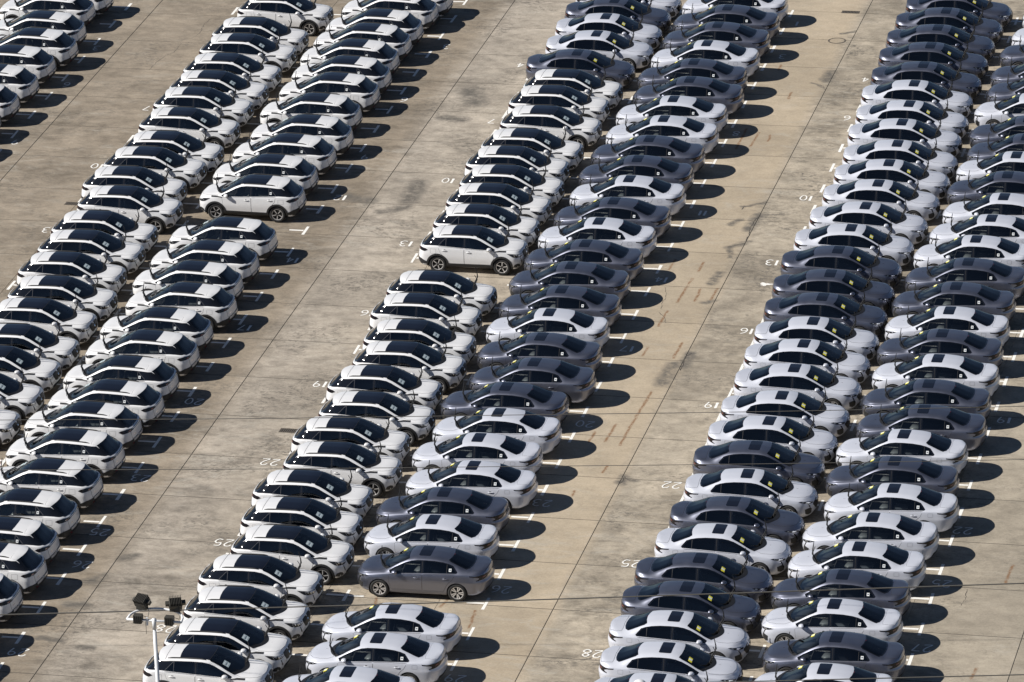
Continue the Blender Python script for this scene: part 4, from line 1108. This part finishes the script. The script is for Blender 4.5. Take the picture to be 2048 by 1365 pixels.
    hl = [(1.66, .80, .79), (1.82, .74, .72), (1.98, .62, .672), (2.10, .46, .655), (2.12, .44, .70), (2.03, .56, .735), (1.90, .68, .765), (1.76, .77, .80)]
    c.panel('headlight', hl, 'fl', M['lamp_dark'], 0.006, mirror=True)
    c.panel('lamp_lens', [(1.90, .675, .715), (2.02, .565, .69), (2.03, .55, .715), (1.92, .655, .745)], 'fl', M['lamp_bright'], 0.009, mirror=True)
    c.panel('lamp_lens', [(1.76, .76, .755), (1.82, .73, .735), (1.83, .72, .76), (1.77, .755, .782)], 'fl', M['lamp_bright'], 0.009, mirror=True)
    c.panel('fang_light', [(1.95, .655, .69), (1.985, .62, .68), (2.07, .52, .42), (2.045, .555, .41)], 'fl', M['gloss'], 0.007, mirror=True)
    c.panel('side_intake', [(1.86, .74, .50), (2.00, .62, .53), (2.07, .53, .47), (2.07, .53, .31), (1.98, .64, .28), (1.88, .73, .33)], 'fl', M['trim'], 0.006, mirror=True)
    # rear
    tl = [(-1.84, .85, .955), (-2.02, .81, .945), (-2.22, .70, .965), (-2.36, .50, .965), (-2.40, .40, .955), (-2.42, .38, .88), (-2.36, .55, .83), (-2.24, .70, .80), (-2.06, .81, .775), (-2.05, .815, .795), (-2.14, .77, .83), (-2.16, .76, .87), (-2.06, .80, .905), (-1.85, .85, .925)]
    c.panel('tail_light', tl, 'rl', M['tail_dark'], 0.007, mirror=True)
    c.panel('red_lens', [(-2.24, .67, .87), (-2.33, .56, .88), (-2.34, .55, .92), (-2.25, .66, .915)], 'rl', M['tail_red'], 0.010, mirror=True)
    c.panel('light_bar', [(-2.4, -.42, .895), (-2.4, .42, .895), (-2.4, .42, .945), (-2.4, -.42, .945)], 'rear', M['tail_dark'], 0.007)
    c.panel('number_plate_recess', [(-2.4, -.27, .68), (-2.4, .27, .68), (-2.4, .30, .82), (-2.4, -.30, .82)], 'rear', P, -0.012, depth=0.0)
    c.panel('rear_diffuser', [(-2.4, -.62, .36), (-2.4, .62, .36), (-2.4, .56, .47), (-2.4, -.56, .47)], 'rear', M['trim'], 0.006)
    c.outline([(-2.1, .80, .66), (-2.3, .66, .645), (-2.42, .4, .64)], 'rl', 0.035, 0.006, True, closed=False, name='bumper_crease', mat=P)
    c.panel('badge', [(-2.4, .30, .85), (-2.4, .44, .85), (-2.4, .44, .87), (-2.4, .30, .87)], 'rear', M['chrome'], 0.005)
    c.finish_shell(AX, .362, ZC, P)
    add_liners(c, AX, .375, ZC, .875, .50)
    add_wheels(c, AX, .335, .228, .21, .79, 'sedan')
    add_mirror(c, .74, .985, .83, P)
    add_wiper(c, 1.16, .52, c.top_at(1.16, .52).z)
    add_interior(c, .10, -.90, .52, .915, .95, .70, .28, .55)
    return c.root

def children_of(root): return [o for o in bpy.data.objects if o.parent == root]
def tree(root):
    out = {}
    for o in bpy.data.objects:
        if o.parent is not None: out.setdefault(o.parent.name, []).append(o)
    return out
TREE = {}
def copy_car(proto, swap=None):
    r = proto.copy(); COL.objects.link(r)
    for ch in TREE.get(proto.name, []):
        k = ch.copy(); k.parent = r
        if swap and k.data in swap: k.data = swap[k.data]
        COL.objects.link(k)
        for g_ in TREE.get(ch.name, []):
            q = g_.copy(); q.parent = k
            if swap and q.data in swap: q.data = swap[q.data]
            COL.objects.link(q)
    return r

# ---- where each car stands: photo pixels of one feature of its roof
SR_X, SR_Z = -0.21, 1.45            # sunroof centre on the sedan
BD_X, BD_Y, BD_Z = -0.77, 0.56, 1.55   # near end of the black roof panel's rear edge on the crossover
def sed(tile, pts, cols, s=3.992): return [('sedan', c_, T2(tile[0], tile[1], x, y, s)) for (x, y), c_ in zip(pts, cols)]
def suv(tile, pts, s=3.992): return [('crossover', 'w', T2(tile[0], tile[1], x, y, s)) for x, y in pts]
ROWS = {}
ROWS['A'] = (-1, suv((0, 0), [(606, -120), (461, -15), (385, 145), (315, 283), (135, 420), (-5, 572), (-160, 720), (-315, 860), (-455, 1010), (-600, 1160)]))
ROWS['B'] = (1, suv((0, 0), [(2114, -6), (1908, 190), (1810, 320), (1682, 478), (1572, 617), (1448, 750), (1335, 915), (1198, 1105), (1052, 1230)])
             + suv((0, 342), [(890, 23), (852, 180), (645, 380), (537, 535), (383, 712), (303, 905), (135, 1083)])
             + [('crossover', 'w', q) for q in [(-3.5, 666), (-42, 709), (-78, 760), (-127, 812)]])
ROWS['C'] = (-1, suv((512, 0), [(1285, -105), (1165, -10), (1042, 130), (947, 245), (845, 372), (780, 508), (685, 642), (537, 808), (468, 982), (325, 1135), (178, 1300)])
             + [('crossover', 'w', (530.9, 367.4))]
             + suv((0, 342), [(1885, 443), (1735, 630), (1602, 795), (1548, 970), (1353, 1170), (1240, 1352)])
             + suv((0, 684), [(1070, 195), (950, 388), (768, 565), (625, 785), (443, 1025), (255, 1270)])
             + suv((0, 1024), [(90, 140), (-20, 340), (-218, 565), (-420, 795), (-620, 1030)], 4))
ROWS['D'] = (1, sed((1024, 0), [(910, -120), (825, 0), (752, 130), (678, 268), (525, 418)], 'wgwwg')
             + suv((1024, 0), [(318, 608), (208, 738), (140, 900)]) + suv((512, 0), [(2030, 1085), (1912, 1225)])
             + suv((512, 342), [(1865, 12), (1760, 160), (1660, 328), (1558, 500), (1295, 865), (1170, 1045), (1115, 1257)])
             + suv((512, 684), [(1030, 68), (830, 262), (765, 472), (557, 675), (488, 878), (245, 1105), (157, 1325)])
             + [('crossover', 'w', q) for q in [(530.7, 1072.7), (467, 1132), (438.7, 1196.5), (399.5, 1260), (360, 1312.7)]])
ROWS['E'] = (-1, sed((1024, 0), [(1795, -75), (1725, 60), (1645, 198), (1558, 345), (1455, 492), (1422, 635), (1290, 790), (1213, 948), (1100, 1107), (1005, 1267)], 'wggwggwwgg')
             + sed((1024, 342), [(938, 62), (815, 238), (695, 400), (588, 577), (475, 753), (398, 945), (300, 1128), (235, 1322)], 'wgwgggwg')
             + sed((1024, 684), [(180, 160), (-44, 355)], 'gg') + sed((512, 684), [(1938, 562), (1780, 762), (1735, 985), (1505, 1198)], 'wwwg')
             + sed((512, 1024), [(1418, 60), (1372, 310), (1100, 772), (978, 1008), (735, 1278)], 'wgwww', 4))
ROWS['F'] = (1, sed((1536, 0), [(1505, -45), (1425, 85), (1358, 220), (1300, 362), (1243, 517), (1170, 665), (1130, 828), (1072, 975), (1035, 1145), (968, 1300)], 'gggggwwwww')
             + sed((1536, 342), [(882, 97), (782, 277), (665, 453), (563, 628), (500, 817), (437, 1005), (363, 1197)], 'wwwgggw')
             + sed((1536, 684), [(288, 12), (213, 208), (112, 425), (12, 628)], 'wwww') + sed((1024, 684), [(1945, 825), (1882, 1050), (1770, 1273)], 'gwg')
             + sed((1024, 1024), [(1663, 135), (1507, 368), (1403, 597), (1310, 835), (1242, 1085), (1170, 1335)], 'wggwww', 4))
ROWS['G'] = (-1, sed((1536, 0), [(2480, 15), (2397, 175), (2305, 315), (2237, 485), (2213, 615), (2115, 770), (2083, 950), (2067, 1095), (1985, 1237)], 'wwgggwggw')
             + sed((1536, 342), [(1915, 30), (1885, 205), (1785, 377), (1663, 543), (1600, 725), (1503, 918), (1450, 1113), (1393, 1295)], 'gwwwggwg')
             + sed((1536, 684), [(1358, 130), (1285, 332), (1245, 535), (1088, 735), (1012, 950), (1005, 1168)], 'wggwgw')
             + sed((1536, 1024), [(840, 42), (730, 275), (603, 500), (532, 735), (550, 1000), (453, 1255)], 'wwgwgw', 4))
ORD = ['first', 'second', 'third', 'fourth', 'fifth', 'sixth', 'seventh', 'eighth', 'ninth', 'tenth', 'eleventh', 'twelfth', 'thirteenth', 'fourteenth', 'fifteenth', 'sixteenth', 'seventeenth', 'eighteenth', 'nineteenth', 'twentieth',
       'twenty-first', 'twenty-second', 'twenty-third', 'twenty-fourth', 'twenty-fifth', 'twenty-sixth', 'twenty-seventh', 'twenty-eighth', 'twenty-ninth', 'thirtieth', 'thirty-first']
ROWNAME = dict(zip('ABCDEFG', ['leftmost row', 'second row from left', 'third row from left', 'middle row', 'third row from right', 'second row from right', 'rightmost row']))
COLNAME = {('crossover', 'w'): 'white black-roofed crossover', ('sedan', 'w'): 'pearl white sedan', ('sedan', 'g'): 'grey metallic sedan'}
SPECIAL = {('C', 11): 'white crossover with open bay below it, wheels showing, tail right, third row from left',
           ('D', 13): 'white crossover above an empty bay with both near wheels showing, middle row',
           ('E', 25): 'grey metallic sedan with near side fully showing above an empty bay',
           ('B', 0): 'white crossover cut by the top edge, near wheels showing, second row from left'}

suv0 = build_crossover('paint_white')
sed0 = build_sedan('paint_pearl')
TREE = tree(None)
SWAP = {}
def grey_swap():
    for ch in TREE[sed0.name]:
        for o in [ch]+TREE.get(ch.name, []):
            d = o.data
            if d is not None and any(mm == M['paint_pearl'] for mm in d.materials) and d not in SWAP:
                k = d.copy()
                for i, mm in enumerate(k.materials):
                    if mm == M['paint_pearl']: k.materials[i] = M['paint_grey']
                SWAP[d] = k
grey_swap()
first = {'crossover': True, 'sedan': True}
CARS = []
for rk, (face, lst) in ROWS.items():
    for i, (kind, colr, px) in enumerate(lst):
        yaw = R(random.gauss(0, 0.5)) + (0 if face > 0 else math.pi)
        if kind == 'sedan':
            p = at(px[0], px[1], SR_Z); ax, ay = SR_X, 0.0
        else:
            p = at(px[0], px[1], BD_Z); ax, ay = BD_X, (-BD_Y if face > 0 else BD_Y)
            yaw += R(-1.2)
        cx = p.x-(ax*math.cos(yaw)-ay*math.sin(yaw)); cy = p.y-(ax*math.sin(yaw)+ay*math.cos(yaw))
        proto = suv0 if kind == 'crossover' else sed0
        if first[kind] and colr == 'w':
            o = proto; first[kind] = False
        else:
            o = copy_car(proto, SWAP if colr == 'g' else None)
        o.location = (cx, cy, 0); o.rotation_euler = (0, 0, yaw)
        lab = SPECIAL.get((rk, i)) or '%s, nose %s, %s from top in %s' % (COLNAME[(kind, colr)], 'right' if face > 0 else 'left', ORD[i], ROWNAME[rk])
        tag(o, lab, 'car', 'cars parked in rows on the storage lot')
        CARS.append((rk, i, kind, cx, cy))

# ------------------------------------------------------------------ lamp post, domed post, overhead cables
def flood_post():
    ZT = 12.0; p = at(308, 1242, ZT)
    e = bpy.data.objects.new('floodlight_post', None); COL.objects.link(e); e.location = (p.x, p.y, 0)
    tag(e, 'white steel floodlight post with curved crossarm at lower left', 'lamp post')
    MB().tube([(0, 0, 0), (0, 0, 6), (0, 0, ZT-.25)], [.10, .075, .052], 16).build('pole', M['steel_white'], e, True)
    MB().tube([(0, 0, ZT-.26), (0, 0, ZT+.06)], [.060, .060], 16).build('pole_cap', M['steel_white'], e, True)
    MB().tube([(-.80, 0, ZT), (.80, 0, ZT)], .035, 10).build('crossarm', M['steel_white'], e, True)
    pts = []
    for k in range(17):
        a = math.pi*k/16; pts.append((-.80*math.cos(a), .0+.62*math.sin(a)**.6, ZT+.10*math.sin(a)))
    MB().tube(pts, .036, 10).build('curved_arm', M['steel_white'], e, True)
    for sx, tl in ((-.46, -.32), (.47, .35)):
        d = MB(); d.box((sx, -.03, ZT+.06), (.25, .20, .24)); d.box((sx, -.03, ZT-.07), (.20, .14, .03))
        for q in range(4): d.box((sx-.09+.06*q, -.14, ZT+.06), (.016, .02, .22))
        d.build('driver_box', M['lampblack'], e)
        f_ = MB(); rot = Matrix.Rotation(tl, 3, 'Z') @ Matrix.Rotation(R(-62), 3, 'X')
        c_ = Vector((sx+(-.02 if sx < 0 else .04), .52, ZT+.34))
        f_.box(c_, (.36, .14, .32), rot=rot)
        f_.box(c_+Vector((0, -.06, -.13)), (.30, .14, .16))
        for q in range(8):
            f_.box(c_+rot @ Vector((-.16+.046*q, -.12, .0)), (.013, .12, .32), rot=rot)
        for q in (-1, 1): f_.box(c_+rot @ Vector((q*.235, -.02, .0)), (.11, .10, .12), rot=rot)
        fl = f_.build('floodlight', M['lampblack'], e)
        g_ = MB(); g_.box(c_+rot @ Vector((0, .056, 0)), (.36, .01, .32), rot=rot); g_.build('lens', M['lamp_dark'], fl)
        br = MB()
        for q in (-1, 1): br.tube([c_+rot @ Vector((q*.20, 0, -.02)), c_+Vector((q*.17, -.02, -.20)), (sx+q*.03, .54, ZT+.09)], .013, 6)
        br.build('bracket', M['lampblack'], e)
        MB().tube([(sx+.1, .05, ZT+.12), (sx+.22, .2, ZT+.0), (sx+.2, .42, ZT+.10), c_+Vector((.1, 0, -.1))], .010, 5).build('lead', M['cable'], e, True)
    MB().box((-.2, -.02, ZT-.02), (.05, .04, .24)).build('clamp', M['steel_white'], e)
    MB().tube([(-.26, 0, ZT-.04), (-.24, -.02, ZT-.22), (-.25, 0, ZT-.42)], .008, 5).build('loose_wire', M['cable'], e, True)
flood_post()
def dome_post():
    ZT = 10.0; p = at(1279, 1362, ZT)
    e = bpy.data.objects.new('domed_post', None); COL.objects.link(e); e.location = (p.x, p.y, 0)
    tag(e, 'white domed top of a post at the bottom edge', 'post')
    MB().tube([(0, 0, 0), (0, 0, ZT-.16)], [.10, .07], 14).build('pole', M['steel_white'], e, True)
    b_ = MB(); b_.ball((0, 0, ZT-.14), (.20, .20, .17), 20, 12)
    b_.build('dome', M['steel_white'], e, True)
dome_post()
def cable(pts, z, rad, label):
    w = [at(px, py, z) for px, py in pts]
    a, b_ = w[0]-(w[1]-w[0]).normalized()*18, w[-1]+(w[-1]-w[-2]).normalized()*18
    # round off with a spline through the points
    P = [a]+w+[b_]; out = []
    for k in range(len(P)-1):
        p0, p1, p2, p3 = P[max(k-1, 0)], P[k], P[k+1], P[min(k+2, len(P)-1)]
        for q in range(8):
            u = q/8; out.append(0.5*((2*p1)+(p2-p0)*u+(2*p0-5*p1+4*p2-p3)*u*u+(3*p1-p0-3*p2+p3)*u**3))
    out.append(P[-1])
    o = MB().tube(out, rad, 6).build('overhead_cable', M['cable'], None, True)
    tag(o, label, 'cable', 'overhead cables crossing the lot')
cable([(0, 840.5), (512, 837.5), (1024, 830.5), (1536, 823.5), (2048, 813)], 9.0, .011, 'thin overhead cable, uppermost of the four crossing the lot')
cable([(0, 940.5), (512, 938.5), (1024, 933.5), (1536, 928), (2048, 919.5)], 9.0, .010, 'thin overhead cable, second from the top')
cable([(0, 1230), (512, 1216.5), (1024, 1201.5), (1536, 1184.5), (2048, 1167)], 9.0, .019, 'thick overhead cable passing just above the floodlight crossarm')
cable([(1024, 1370.5), (1400, 1365.5), (1700, 1358.5), (2048, 1349.8)], 9.0, .017, 'overhead cable along the bottom right edge')
